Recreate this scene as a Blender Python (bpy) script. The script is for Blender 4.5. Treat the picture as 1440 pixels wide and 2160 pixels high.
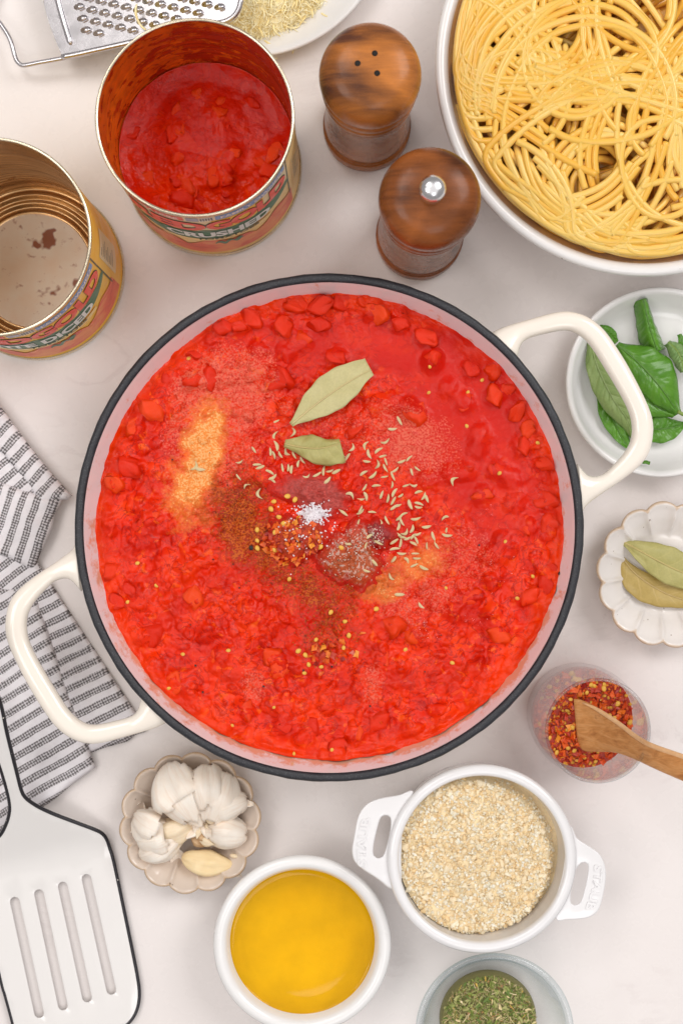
import bpy, bmesh, math, random
import numpy as np
from mathutils import Vector, Matrix, Euler
from mathutils.geometry import delaunay_2d_cdt

random.seed(7)
rng = np.random.default_rng(7)
PI = math.pi
for o in list(bpy.data.objects):
    bpy.data.objects.remove(o)
SC = bpy.context.scene
COL = SC.collection

# ------------------------------------------------------------------ camera, world, lamps
H = 0.912          # camera height above the table (m)
K = 3630.0         # photograph pixels per metre at table level
cam = bpy.data.cameras.new("camera")
cam.sensor_fit = 'VERTICAL'
cam.sensor_height = 36.0
cam.lens = 36.0 * H / (2160.0 / K)
cam.clip_start = 0.01
cam.clip_end = 50
cam.dof.use_dof = True
cam.dof.focus_distance = H - 0.05
cam.dof.aperture_fstop = 8.0
co = bpy.data.objects.new("camera", cam)
co.location = (0, 0, H)
COL.objects.link(co)
SC.camera = co

world = bpy.data.worlds.new("World")
SC.world = world
world.use_nodes = True
bg = world.node_tree.nodes["Background"]
bg.inputs[0].default_value = (1.0, 0.945, 0.91, 1)
bg.inputs[1].default_value = 0.33


def area(name, loc, target, size, power, col):
    l = bpy.data.lights.new(name, 'AREA')
    l.shape = 'SQUARE'
    l.size = size
    l.energy = power
    l.color = col
    o = bpy.data.objects.new(name, l)
    o.location = loc
    o.rotation_euler = (Vector(target) - Vector(loc)).to_track_quat('-Z', 'Y').to_euler()
    COL.objects.link(o)
    return o


area("window_lamp", (1.9, 1.3, 2.6), (0, 0, 0), 1.5, 46.0, (1.0, 0.985, 0.98))
area("fill_lamp_back", (-0.85, 1.15, 2.2), (0, 0, 0), 0.9, 12.5, (1.0, 0.955, 0.92))  # added fill lamp lifting the shade from the back, no real board
area("fill_lamp_left", (-1.3, -0.2, 2.2), (0, 0, 0), 0.9, 11.0, (1.0, 0.955, 0.93))  # area lamp put in to fill shade from the left, no board there
area("fill_lamp_front", (0.4, -1.3, 2.2), (0, 0, 0), 0.9, 7.5, (1.0, 0.98, 0.99))  # extra fill lamp from the front, added to lighten shaded sides
area("fill_lamp_overhead", (0.1, 0.1, 2.4), (0.1, 0.1, 0), 2.6, 12.0, (1.0, 0.96, 0.935))  # unseen overhead lamp added to brighten the gaps between tall things

SC.view_settings.view_transform = 'Standard'
SC.view_settings.look = 'None'
SC.view_settings.exposure = 0.04
SC.view_settings.gamma = 1.0
SC.cycles.max_bounces = 12
SC.cycles.diffuse_bounces = 7
SC.cycles.transparent_max_bounces = 16
SC.cycles.use_denoising = True
SC.cycles.caustics_reflective = True
SC.cycles.blur_glossy = 1.0
SC.cycles.caustics_refractive = False


# ------------------------------------------------------------------ helpers
def P(px, py, z=0.0):
    """the point at height z that stands where the photograph has pixel (px, py)"""
    f = (H - z) / H / K
    return np.array([(px - 720) * f, (1080 - py) * f, z])


def PX(r, z):
    """a length of r pixels at height z, in metres"""
    return r * (H - z) / H / K


_tab = rng.random((256, 256))


def vnoise(x, y, s=0):
    x = np.asarray(x, float) + s * 17.31
    y = np.asarray(y, float) + s * 9.77
    xi = np.floor(x).astype(int)
    yi = np.floor(y).astype(int)
    fx = x - xi
    fy = y - yi
    fx = fx * fx * (3 - 2 * fx)
    fy = fy * fy * (3 - 2 * fy)
    a = _tab[xi & 255, yi & 255]
    b = _tab[(xi + 1) & 255, yi & 255]
    c = _tab[xi & 255, (yi + 1) & 255]
    d = _tab[(xi + 1) & 255, (yi + 1) & 255]
    return (a * (1 - fx) + b * fx) * (1 - fy) + (c * (1 - fx) + d * fx) * fy


def fbm(x, y, s=0, o=4):
    t = 0
    a = 0.5
    for i in range(o):
        t = t + a * vnoise(x * 2 ** i, y * 2 ** i, s + i * 3)
        a *= 0.5
    return t / (1 - 0.5 ** o)


def mesh(name, V, F, mat=None, smooth=True, attrs=None, uv=None):
    m = bpy.data.meshes.new(name)
    V = np.asarray(V, float)
    m.from_pydata(V.tolist(), [], [list(map(int, f)) for f in F])
    if smooth:
        m.polygons.foreach_set('use_smooth', [True] * len(m.polygons))
    if attrs:
        for k, a in attrs.items():
            a = np.asarray(a, np.float32)
            if a.ndim == 1:
                at = m.attributes.new(k, 'FLOAT', 'POINT')
                at.data.foreach_set('value', a)
            else:
                at = m.attributes.new(k, 'FLOAT_COLOR', 'POINT')
                if a.shape[1] == 3:
                    a = np.hstack([a, np.ones((len(a), 1), np.float32)])
                at.data.foreach_set('color', a.ravel())
    if uv is not None:
        uvl = m.uv_layers.new(name='uv')
        li = np.zeros(len(m.loops), np.int32)
        m.loops.foreach_get('vertex_index', li)
        uvl.data.foreach_set('uv', np.asarray(uv, np.float32)[li].ravel())
    if mat:
        if isinstance(mat, (list, tuple)):
            for q in mat:
                m.materials.append(q)
        else:
            m.materials.append(mat)
    m.update()
    return m


def tag(o, label=None, cat=None, group=None, kind=None):
    if label:
        o['label'] = label
    if cat:
        o['category'] = cat
    if group:
        o['group'] = group
    if kind:
        o['kind'] = kind
    return o


def thing(name, label, cat, loc, group=None, rz=0):
    o = bpy.data.objects.new(name, None)
    o.empty_display_size = 0.01
    o.location = Vector(loc)
    o.rotation_euler = (0, 0, rz)
    COL.objects.link(o)
    return tag(o, label, cat, group)


def wloc(o):
    v = Vector((0, 0, 0))
    while o:
        v += o.location
        o = o.parent
    return np.array(v)


def add(name, V, F, mat, parent=None, at=None, **kw):
    """mesh object given in world coordinates; under an (unrotated) parent, or standing at `at`"""
    base = wloc(parent) if parent else (np.array(at) if at is not None else np.zeros(3))
    me = mesh(name, np.asarray(V, float) - base, F, mat, **kw)
    o = bpy.data.objects.new(name, me)
    if parent:
        o.parent = parent
    else:
        o.location = Vector(base)
    COL.objects.link(o)
    return o


def inst(name, me, loc, rot=(0, 0, 0), scale=1.0, parent=None):
    """one more object on shared mesh data; loc in world coordinates"""
    o = bpy.data.objects.new(name, me)
    base = wloc(parent) if parent else np.zeros(3)
    o.location = Vector(np.asarray(loc, float) - base)
    o.rotation_euler = rot
    o.scale = (scale,) * 3 if np.isscalar(scale) else scale
    if parent:
        o.parent = parent
    COL.objects.link(o)
    return o


def lathe(prof, n=96, c=(0, 0, 0), f=None):
    """surface of revolution of [(r, z)]; f(r, z, theta array, i) may return new (r, z)"""
    V = []
    F = []
    th = np.arange(n) * 2 * PI / n
    rows = []
    for i, (r, z) in enumerate(prof):
        if r < 1e-7:
            rows.append([len(V)])
            V.append((c[0], c[1], c[2] + z))
            continue
        rr, zz = (np.full(n, r), np.full(n, z)) if f is None else f(r, z, th, i)
        rows.append(list(range(len(V), len(V) + n)))
        V.extend(zip(c[0] + rr * np.cos(th), c[1] + rr * np.sin(th), c[2] + zz + 0 * th))
    for a, b in zip(rows[:-1], rows[1:]):
        for j in range(n):
            k = (j + 1) % n
            if len(a) == 1 and len(b) == 1:
                continue
            if len(a) == 1:
                F.append((a[0], b[k], b[j]))
            elif len(b) == 1:
                F.append((a[j], a[k], b[0]))
            else:
                F.append((a[j], a[k], b[k], b[j]))
    return np.array(V), F


def spline(pts, n, closed=False):
    """Catmull-Rom through pts (k, d), n samples evenly by arc length"""
    p = np.asarray(pts, float)
    k = len(p)
    out = []
    segs = k if closed else k - 1
    for i in range(segs):
        if closed:
            a, b, c, d = p[(i - 1) % k], p[i], p[(i + 1) % k], p[(i + 2) % k]
        else:
            a = p[i - 1] if i > 0 else 2 * p[0] - p[1]
            b, c = p[i], p[i + 1]
            d = p[i + 2] if i + 2 < k else 2 * p[-1] - p[-2]
        t = np.linspace(0, 1, 16, endpoint=False)[:, None]
        out.append(0.5 * (2 * b + (c - a) * t + (2 * a - 5 * b + 4 * c - d) * t ** 2 + (3 * b - a - 3 * c + d) * t ** 3))
    q = np.vstack(out + [p[:1] if closed else p[-1:]])
    L = np.r_[0, np.cumsum(np.linalg.norm(np.diff(q, axis=0), axis=1))]
    s = np.linspace(0, L[-1], n, endpoint=not closed)
    return np.stack([np.interp(s, L, q[:, j]) for j in range(q.shape[1])], 1)


def tube(path, r, m=8, closed=False, flat=1.0):
    """round tube along path (n,3); r scalar or (n,)"""
    p = np.asarray(path, float)
    n = len(p)
    r = np.full(n, r) if np.isscalar(r) else np.asarray(r)
    T = np.gradient(p, axis=0)
    if closed:
        T = np.roll(p, -1, 0) - np.roll(p, 1, 0)
    T /= np.linalg.norm(T, axis=1)[:, None] + 1e-12
    up = np.tile([0, 0, 1.0], (n, 1))
    bad = np.abs(T[:, 2]) > 0.95
    up[bad] = [0, 1, 0]
    A = np.cross(T, up)
    A /= np.linalg.norm(A, axis=1)[:, None] + 1e-12
    B = np.cross(A, T)
    ph = np.arange(m) * 2 * PI / m
    V = (p[:, None] + r[:, None, None] * (A[:, None] * np.cos(ph)[None, :, None] + flat * B[:, None] * np.sin(ph)[None, :, None])).reshape(-1, 3)
    F = []
    for i in range(n if closed else n - 1):
        a = i * m
        b = ((i + 1) % n) * m
        for j in range(m):
            k = (j + 1) % m
            F.append((a + j, a + k, b + k, b + j))
    if not closed:
        F.append(tuple(range(m))[::-1])
        F.append(tuple((n - 1) * m + j for j in range(m)))
    return V, F


def pair_sweep(O, I, h, m=14, e=0.75):
    """a bar between two edge lines O and I (n,3), rounded section of half height h"""
    O = np.asarray(O, float)
    I = np.asarray(I, float)
    n = len(O)
    ph = np.arange(m) * 2 * PI / m
    c = np.sign(np.cos(ph)) * np.abs(np.cos(ph)) ** e
    s = np.sign(np.sin(ph)) * np.abs(np.sin(ph)) ** e
    h = np.full(n, h) if np.isscalar(h) else np.asarray(h)
    mid = (O + I) / 2
    hv = (O - I) / 2
    V = (mid[:, None] + hv[:, None] * c[None, :, None] + np.stack([0 * s, 0 * s, s], 1)[None] * h[:, None, None]).reshape(-1, 3)
    F = []
    for i in range(n - 1):
        for j in range(m):
            k = (j + 1) % m
            F.append((i * m + j, i * m + k, (i + 1) * m + k, (i + 1) * m + j))
    F.append(tuple(range(m))[::-1])
    F.append(tuple((n - 1) * m + j for j in range(m)))
    return V, F


def inpoly(pts, poly):
    x, y = pts[:, 0], pts[:, 1]
    r = np.zeros(len(pts), bool)
    n = len(poly)
    for i in range(n):
        x1, y1 = poly[i]
        x2, y2 = poly[(i + 1) % n]
        c = ((y1 > y) != (y2 > y)) & (x < (x2 - x1) * (y - y1) / (y2 - y1 + 1e-15) + x1)
        r ^= c
    return r


def slab(outline, holes, top, bottom, extra=None):
    """plate with holes; 2D outline and holes, top(xy)->(n,3) and bottom(xy)->(n,3)"""
    pts = []
    edges = []
    for loop in [outline] + list(holes):
        b = len(pts)
        k = len(loop)
        pts += [Vector((float(p[0]), float(p[1]))) for p in loop]
        edges += [(b + i, b + (i + 1) % k) for i in range(k)]
    if extra is not None:
        pts += [Vector((float(p[0]), float(p[1]))) for p in extra]
    v, e, f, *_ = delaunay_2d_cdt(pts, edges, [], 0, 1e-9)
    v = np.array([(a[0], a[1]) for a in v])
    cen = np.array([v[list(t)].mean(0) for t in f])
    ok = inpoly(cen, outline)
    for h in holes:
        ok &= ~inpoly(cen, h)
    f = [t for t, k in zip(f, ok) if k]
    n = len(v)
    V = np.vstack([top(v), bottom(v)])
    cnt = {}
    for t in f:
        for a, b in zip(t, t[1:] + t[:1] if isinstance(t, list) else tuple(t[1:]) + tuple(t[:1])):
            cnt[(a, b)] = 1
    F = [tuple(t) for t in f] + [tuple(n + i for i in t[::-1]) for t in f]
    for (a, b) in cnt:
        if (b, a) not in cnt:
            F.append((b, a, n + a, n + b))
    used = sorted({i for q in F for i in q})
    mp = {u: i for i, u in enumerate(used)}
    return V[used], [tuple(mp[i] for i in q) for q in F]


def mod_bevel(o, w, seg=2, ang=40):
    b = o.modifiers.new('bevel', 'BEVEL')
    b.width = w
    b.segments = seg
    b.limit_method = 'ANGLE'
    b.angle_limit = math.radians(ang)
    return o


def mod_solid(o, t, off=0):
    b = o.modifiers.new('solid', 'SOLIDIFY')
    b.thickness = t
    b.offset = off
    return o


def grid_faces(n, m):
    return [(i * m + j, i * m + j + 1, (i + 1) * m + j + 1, (i + 1) * m + j) for i in range(n - 1) for j in range(m - 1)]


def text2d(body, w, h, bold=0.0, step=0.0015):
    """flat lettering as 2D mesh, fitted to a w x h box centred on 0"""
    cu = bpy.data.curves.new('lettering', 'FONT')
    cu.body = body
    cu.size = 1
    cu.offset = bold
    cu.resolution_u = 4
    ob = bpy.data.objects.new('lettering', cu)
    COL.objects.link(ob)
    bpy.context.view_layer.update()
    me = bpy.data.meshes.new_from_object(ob.evaluated_get(bpy.context.evaluated_depsgraph_get()))
    bpy.data.objects.remove(ob)
    bm = bmesh.new()
    bm.from_mesh(me)
    xs = [v.co.x for v in bm.verts]
    ys = [v.co.y for v in bm.verts]
    x0, x1, y0, y1 = min(xs), max(xs), min(ys), max(ys)
    for v in bm.verts:
        v.co.x = ((v.co.x - x0) / (x1 - x0) - 0.5) * w
        v.co.y = ((v.co.y - y0) / (y1 - y0) - 0.5) * h
        v.co.z = 0
    x = -w / 2 + step
    while x < w / 2:
        bmesh.ops.bisect_plane(bm, geom=bm.verts[:] + bm.edges[:] + bm.faces[:], plane_co=(x, 0, 0), plane_no=(1, 0, 0))
        x += step
    bm.verts.ensure_lookup_table()
    bm.verts.index_update()
    V = np.array([v.co[:] for v in bm.verts])
    F = [tuple(v.index for v in f.verts) for f in bm.faces]
    bm.free()
    bpy.data.meshes.remove(me)
    return V, F


class MB:
    """collects pieces into one mesh"""
    def __init__(s):
        s.V = []
        s.F = []
        s.n = 0
        s.C = []

    def add(s, V, F, c=None):
        V = np.asarray(V, float)
        s.V.append(V)
        s.F += [tuple(i + s.n for i in f) for f in F]
        s.n += len(V)
        if c is not None:
            s.C.append(np.tile(np.asarray(c, float), (len(V), 1)))

    def out(s):
        return np.vstack(s.V), s.F

    def cols(s):
        return np.vstack(s.C)


def rotm(rx, ry, rz):
    return np.array(Euler((rx, ry, rz)).to_matrix())


def sphere(nu=12, nv=8):
    V, F = lathe([(math.sin(PI * i / nv) if 0 < i < nv else 0, -math.cos(PI * i / nv)) for i in range(nv + 1)], nu)
    return V, F


# ------------------------------------------------------------------ materials
class NT:
    def __init__(s, name):
        s.m = bpy.data.materials.new(name)
        s.m.use_nodes = True
        s.t = s.m.node_tree
        s.b = s.t.nodes['Principled BSDF']
        s.out = s.t.nodes['Material Output']

    def n(s, t, **kw):
        q = s.t.nodes.new(t)
        for k, v in kw.items():
            if k.startswith('i_'):
                q.inputs[k[2:].replace('_', ' ')].default_value = v
            else:
                setattr(q, k, v)
        return q

    def l(s, a, b):
        s.t.links.new(a, b)

    def val(s, x, sock):
        if hasattr(x, 'is_linked') or hasattr(x, 'links'):
            s.l(x, sock)
        else:
            sock.default_value = x

    def math(s, op, a, b=0.0, clamp=False):
        q = s.n('ShaderNodeMath', operation=op, use_clamp=clamp)
        s.val(a, q.inputs[0])
        s.val(b, q.inputs[1])
        return q.outputs[0]

    def coord(s, which='Object'):
        return s.n('ShaderNodeTexCoord').outputs[which]

    def map(s, v, scale=(1, 1, 1), rot=(0, 0, 0), loc=(0, 0, 0)):
        q = s.n('ShaderNodeMapping')
        s.l(v, q.inputs[0])
        q.inputs['Scale'].default_value = scale
        q.inputs['Rotation'].default_value = rot
        q.inputs['Location'].default_value = loc
        return q.outputs[0]

    def noise(s, v, scale, detail=4, rough=0.55, dist=0.0, out=0):
        q = s.n('ShaderNodeTexNoise')
        s.l(v, q.inputs['Vector'])
        q.inputs['Scale'].default_value = scale
        q.inputs['Detail'].default_value = detail
        q.inputs['Roughness'].default_value = rough
        q.inputs['Distortion'].default_value = dist
        return q.outputs[out]

    def ramp(s, f, stops, interp='LINEAR'):
        q = s.n('ShaderNodeValToRGB')
        q.color_ramp.interpolation = interp
        s.l(f, q.inputs[0])
        e = q.color_ramp.elements
        while len(e) < len(stops):
            e.new(0.5)
        for a, (p, c) in zip(e, stops):
            a.position = p
            a.color = (c, c, c, 1) if np.isscalar(c) else (*c, 1)
        return q.outputs[0]

    def mix(s, f, a, b, mode='MIX'):
        q = s.n('ShaderNodeMix', data_type='RGBA', blend_type=mode)
        s.val(f, q.inputs[0])
        for x, i in ((a, 6), (b, 7)):
            if isinstance(x, tuple):
                q.inputs[i].default_value = (*x, 1) if len(x) == 3 else x
            else:
                s.l(x, q.inputs[i])
        return q.outputs[2]

    def attr(s, name, out='Fac'):
        return s.n('ShaderNodeAttribute', attribute_name=name).outputs[out]

    def bump(s, h, strength=0.5, dist=0.001, prev=None):
        q = s.n('ShaderNodeBump')
        q.inputs['Strength'].default_value = strength
        q.inputs['Distance'].default_value = dist
        s.l(h, q.inputs['Height'])
        if prev is not None:
            s.l(prev, q.inputs['Normal'])
        return q.outputs[0]

    def done(s, base=None, rough=None, normal=None, spec=None, metal=None, coat=None, sss=None, **kw):
        b = s.b.inputs
        if base is not None:
            if isinstance(base, tuple):
                b['Base Color'].default_value = (*base, 1)
            else:
                s.l(base, b['Base Color'])
        if rough is not None:
            s.val(rough, b['Roughness'])
        if normal is not None:
            s.l(normal, b['Normal'])
        if spec is not None:
            b['Specular IOR Level'].default_value = spec
        if metal is not None:
            b['Metallic'].default_value = metal
        if coat is not None:
            b['Coat Weight'].default_value = coat
            b['Coat Roughness'].default_value = 0.08
        if sss is not None:
            b['Subsurface Weight'].default_value = sss[0]
            b['Subsurface Radius'].default_value = sss[1]
            b['Subsurface Scale'].default_value = sss[2]
        for k, v in kw.items():
            b[k.replace('_', ' ')].default_value = v
        return s.m


def plain(name, c, c2=None, rough=0.4, scale=60, bscale=None, bstr=0.2, bdist=0.0004, spec=0.5, metal=0.0, coat=None, sss=None, rvar=0.1):
    """two-tone mottled material with fine relief"""
    t = NT(name)
    v = t.coord()
    n = t.noise(v, scale, 5)
    c2 = c2 or tuple(x * 0.86 for x in c)
    base = t.ramp(n, [(0.3, c2), (0.7, c)])
    r = t.ramp(t.noise(v, scale * 2.3, 3), [(0.3, max(0.02, rough - rvar)), (0.7, min(1, rough + rvar))])
    nb = t.bump(t.noise(v, bscale or scale * 6, 4), bstr, bdist)
    return t.done(base, r, nb, spec, metal, coat, sss)


def by_attr(name, rough=0.5, bscale=900, bstr=0.35, bdist=0.0004, spec=0.4, var=0.25, coat=None, sss=None, vscale=700):
    """colour from the mesh's colour attribute, with grain"""
    t = NT(name)
    v = t.coord()
    c = t.attr('Col', 'Color')
    n = t.noise(v, vscale, 4)
    base = t.mix(1.0, c, t.ramp(n, [(0.25, 1 - var), (0.75, 1 + 0 * var)]), 'MULTIPLY')
    return t.done(base, rough, t.bump(t.noise(v, bscale, 4), bstr, bdist), spec, coat=coat, sss=sss)


def white_ceramic(name, c=(0.84, 0.83, 0.825), rough=0.12, speck=True):
    t = NT(name)
    v = t.coord()
    n = t.noise(v, 35, 4)
    base = t.ramp(n, [(0.3, tuple(x * 0.965 for x in c)), (0.7, c)])
    if speck:
        s = t.ramp(t.noise(v, 420, 1), [(0.775, 0.0), (0.80, 1.0)])
        base = t.mix(s, base, (0.32, 0.25, 0.19))
    return t.done(base, t.ramp(t.noise(v, 80, 3), [(0.3, rough), (0.7, rough + 0.12)]), t.bump(t.noise(v, 90, 3), 0.12, 0.0008), 0.5, coat=0.3)
# ------------------------------------------------------------------ the marble worktop
def marble():
    t = NT('marble')
    v = t.coord()
    big = t.ramp(t.noise(v, 3.0, 4), [(0.3, (0.775, 0.725, 0.705)), (0.7, (0.81, 0.77, 0.755))])
    w = t.map(v, rot=(0, 0, 0.7), scale=(1, 2.2, 1))
    vein = t.noise(w, 5.5, 7, 0.62, 1.2)
    band = t.ramp(vein, [(0.475, 0.0), (0.5, 1.0), (0.525, 0.0)])
    gate = t.ramp(t.noise(v, 7, 3), [(0.52, 0.0), (0.68, 1.0)])
    f = t.math('MULTIPLY', t.math('MULTIPLY', band, gate), 0.30)
    base = t.mix(f, big, (0.50, 0.43, 0.42))
    sm = t.math('MULTIPLY', t.ramp(t.noise(v, 48, 6, 0.7), [(0.62, 0.0), (0.76, 1.0)]), t.ramp(t.noise(v, 9, 2), [(0.56, 0.0), (0.66, 0.55)]))
    base = t.mix(sm, base, (0.40, 0.34, 0.33))
    return t.done(base, t.ramp(t.noise(v, 60, 4), [(0.3, 0.22), (0.7, 0.34)]), t.bump(t.noise(v, 300, 3), 0.03, 0.0004), 0.35)


M = {}
M['marble'] = marble()
o = add('tabletop', *lathe([(0, 0), (0.0, 0)], 4), M['marble']) if False else None
xs = 0.75
bm = bmesh.new()
bmesh.ops.create_cube(bm, size=1)
bmesh.ops.scale(bm, vec=(1.5, 1.7, 0.03), verts=bm.verts)
bmesh.ops.translate(bm, vec=(0, 0, -0.015), verts=bm.verts)
bmesh.ops.bevel(bm, geom=bm.edges[:], offset=0.003, segments=3, affect='EDGES')
me = bpy.data.meshes.new('countertop')
bm.to_mesh(me)
bm.free()
me.materials.append(M['marble'])
o = bpy.data.objects.new('countertop', me)
COL.objects.link(o)
tag(o, 'white marble countertop with faint grey veins', 'countertop', kind='structure')

# ------------------------------------------------------------------ the braising pan
RIMZ = 0.068
PC = P(694, 1113, RIMZ)[:2]
SZ = 0.048


def pan_enamel():
    t = NT('pan_enamel')
    v = t.coord()
    base = t.ramp(t.noise(v, 30, 3), [(0.3, (0.84, 0.885, 0.895)), (0.7, (0.86, 0.91, 0.925))])
    sx = t.n('ShaderNodeSeparateXYZ')
    t.l(v, sx.inputs[0])
    low = t.n('ShaderNodeMapRange')
    low.inputs[1].default_value = 0.0640
    low.inputs[2].default_value = 0.0495
    t.l(sx.outputs[2], low.inputs[0])
    n = t.noise(t.map(v, scale=(1, 1, 0.7)), 95, 6, 0.7)
    side = t.n('ShaderNodeMapRange')
    side.inputs[1].default_value = 0.02
    side.inputs[2].default_value = -0.10
    t.l(sx.outputs[1], side.inputs[0])
    k = t.math('MULTIPLY', t.math('ADD', t.math('MULTIPLY', side.outputs[0], 0.75), 0.12), low.outputs[0])
    f = t.ramp(t.math('ADD', t.math('MULTIPLY', n, 1.0), t.math('MULTIPLY', k, 0.33)), [(0.59, 0.0), (0.72, 0.8)])
    base = t.mix(f, base, (0.78, 0.36, 0.17))
    return t.done(base, 0.16, t.bump(t.noise(v, 120, 3), 0.06, 0.0006), 0.5, coat=0.2)


M['pan_in'] = pan_enamel()
M['cream'] = plain('cream_enamel', (0.90, 0.835, 0.745), (0.89, 0.815, 0.72), 0.16, 25, 140, 0.06, 0.0006, 0.5, coat=0.35)


def iron():
    t = NT('black_iron_rim')
    v = t.coord()
    s = t.ramp(t.noise(v, 1500, 2), [(0.58, 0.0), (0.72, 1.0)])
    base = t.mix(t.math('MULTIPLY', s, 0.6), (0.018, 0.019, 0.025), (0.12, 0.12, 0.13))
    return t.done(base, 0.42, t.bump(t.noise(v, 1100, 3), 0.6, 0.0004), 0.5)


M['iron'] = iron()
pan = thing('braising_pan', 'large round cream enamel pan with black rim and two loop handles full of tomato sauce', 'pan', (PC[0], PC[1], 0))
c3 = (PC[0], PC[1], 0)
N = 192
V, F = lathe([(0, 0.002), (0.100, 0.002), (0.108, 0.004), (0.118, 0.016), (0.128, 0.040), (0.1345, 0.060), (0.1358, 0.0640)], N, c3)
add('outer_body', V, F, M['cream'], pan)
V, F = lathe([(0.1320, 0.0672), (0.1316, 0.0655), (0.1305, 0.060), (0.1285, 0.050), (0.124, 0.032), (0.117, 0.014), (0.110, 0.008), (0.0, 0.007)], N, c3)
add('enamel_lining', V, F[::1], M['pan_in'], pan)
# the dark flat rim with its rounded edges and a slight waviness of the cast iron
def wob(r, z, th, i):
    return r + 0.00012 * np.sin(th * 23 + i) + 0.00010 * np.sin(th * 61), z + 0.00008 * np.sin(th * 37 + i)
V, F = lathe([(0.1352, 0.0630), (0.1366, 0.0638), (0.1371, 0.0655), (0.1368, 0.0672), (0.1360, 0.0681), (0.1345, 0.0684), (0.1334, 0.0682), (0.1326, 0.0677), (0.1322, 0.0668)], N, c3, wob)
add('rim', V, F, M['iron'], pan)

# handles: outer and inner edge lines read at the height where the handle stands
HZ = 0.059
outer = [(1028, 706), (1060, 690), (1110, 675), (1170, 659), (1205, 658), (1240, 670), (1272, 696), (1300, 735), (1330, 785), (1360, 845), (1374, 885), (1375, 920), (1366, 957), (1345, 985), (1310, 1013), (1270, 1040), (1236, 1066), (1222, 1090)]
inner = [(1085, 768), (1092, 748), (1097, 730), (1112, 715), (1150, 704), (1190, 697), (1216, 704), (1243, 728), (1270, 770), (1299, 818), (1322, 862), (1331, 895), (1329, 928), (1314, 956), (1290, 983), (1268, 1001), (1240, 1003), (1216, 978)]
O3 = spline([P(x, y, HZ) for x, y in outer], 72)
I3 = spline([P(x, y, HZ) for x, y in inner], 72)
hh = np.full(72, 0.0052)
hh[:8] = np.linspace(0.0075, 0.0054, 8)
hh[-8:] = np.linspace(0.0054, 0.0075, 8)
hv, hf = pair_sweep(O3, I3, hh, 18, 0.72)
add('handle', hv, hf, M['cream'], pan)
hv2 = np.array(hv)
hv2[:, :2] = 2 * PC - hv2[:, :2]
add('handle', hv2, hf, M['cream'], pan)

# ------------------------------------------------------------------ the tomato sauce in the pan
SR = 0.1290
SCN = P(694.5, 1108, SZ)[:2]


def blob(x, y, cx, cy, rx, ry, ang=0, soft=0.5, dist=0.35, s=0):
    """soft-edged, ragged patch in photograph pixels"""
    a = math.radians(ang)
    dx, dy = x - cx, y - cy
    u = (dx * math.cos(a) + dy * math.sin(a)) / rx
    v = (-dx * math.sin(a) + dy * math.cos(a)) / ry
    d = np.sqrt(u * u + v * v) + dist * (fbm(x / 28, y / 28, s, 4) - 0.5) * 2
    return np.clip((1 - d) / soft + 0.5, 0, 1)


chunks = [(629, 642), (678, 644), (723, 635), (768, 640), (796, 661), (841, 650), (844, 684), (532, 670), (598, 690), (469, 687), (504, 690), (546, 738), (421, 750), (518, 774), (587, 797), (556, 788), (709, 755), (674, 684),
          (899, 714), (913, 755), (993, 780), (1046, 778), (1065, 822), (1040, 836), (1088, 867), (1112, 905), (1102, 942), (1145, 980), (1133, 935), (1010, 914), (877, 876), (1060, 1144), (1158, 1200), (1160, 1236), (1113, 1257), (949, 1002), (982, 994), (901, 1014), (1015, 1044), (1040, 1216),
          (285, 903), (322, 866), (243, 1019), (277, 986), (370, 852), (285, 1068), (234, 1206), (277, 1243), (238, 1272), (395, 1206), (322, 1341), (285, 1337), (796, 1521), (531, 1552), (421, 1483), (396, 1446), (587, 1412), (637, 1404), (712, 1585), (875, 1537), (750, 1546), (830, 850), (790, 850), (862, 860), (752, 900),
          (1000, 1410), (1050, 1370), (1085, 1320), (960, 1450), (935, 1500), (880, 1340), (845, 1400), (470, 1380), (440, 1330), (520, 1500), (600, 1490), (690, 1480), (345, 1290), (410, 1260), (350, 1180), (300, 1140), (520, 1290), (450, 1230), (1085, 1060), (1110, 1110), (1040, 1290), (990, 1260), (640, 1560), (600, 1530), (820, 1570), (660, 1530), (330, 1400), (370, 1440), (470, 1530), (930, 1545), (1010, 1475), (980, 850), (945, 820), (1045, 990), (1075, 1010), (440, 800), (405, 790), (360, 800), (340, 830), (640, 720), (600, 740)]
random.seed(11)
for k in range(22):
    a = random.uniform(0, 2 * PI)
    r = random.uniform(250, 465)
    chunks.append((694 + r * math.cos(a), 1108 + r * math.sin(a)))
nr, nt = 250, 760
rr = (np.arange(1, nr + 1) / nr) ** 0.75 * SR
th = np.arange(nt) * 2 * PI / nt
R_, T_ = np.meshgrid(rr, th, indexing='ij')
edge = 1 + 0.006 * (fbm(np.cos(T_) * 9 + 20, np.sin(T_) * 9 + 20, 3) - 0.5)
X = np.r_[0, (R_ * np.cos(T_) * edge).ravel()] + SCN[0]
Y = np.r_[0, (R_ * np.sin(T_) * edge).ravel()] + SCN[1]
kz = K * H / (H - SZ)
px = X * kz + 720
py = 1080 - Y * kz
rho = np.hypot(X - SCN[0], Y - SCN[1]) / SR
calm = np.clip(blob(px, py, 975, 860, 150, 170, 20, 0.8, 0.3, 4) + blob(px, py, 720, 730, 190, 55, 0, .8, .3, 9) * 0.8 + blob(px, py, 1060, 1060, 90, 90, 0, .8, .3, 14) * .6, 0, 1)
lump = (fbm(px / 62, py / 62, 21, 5) - 0.5) * 0.0050 + np.abs(fbm(px / 34, py / 34, 31, 4) - 0.5) * -0.0056 + (fbm(px / 11, py / 11, 41, 3) - 0.5) * 0.0011
Z = SZ + lump * (1 - 0.86 * calm)
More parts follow.
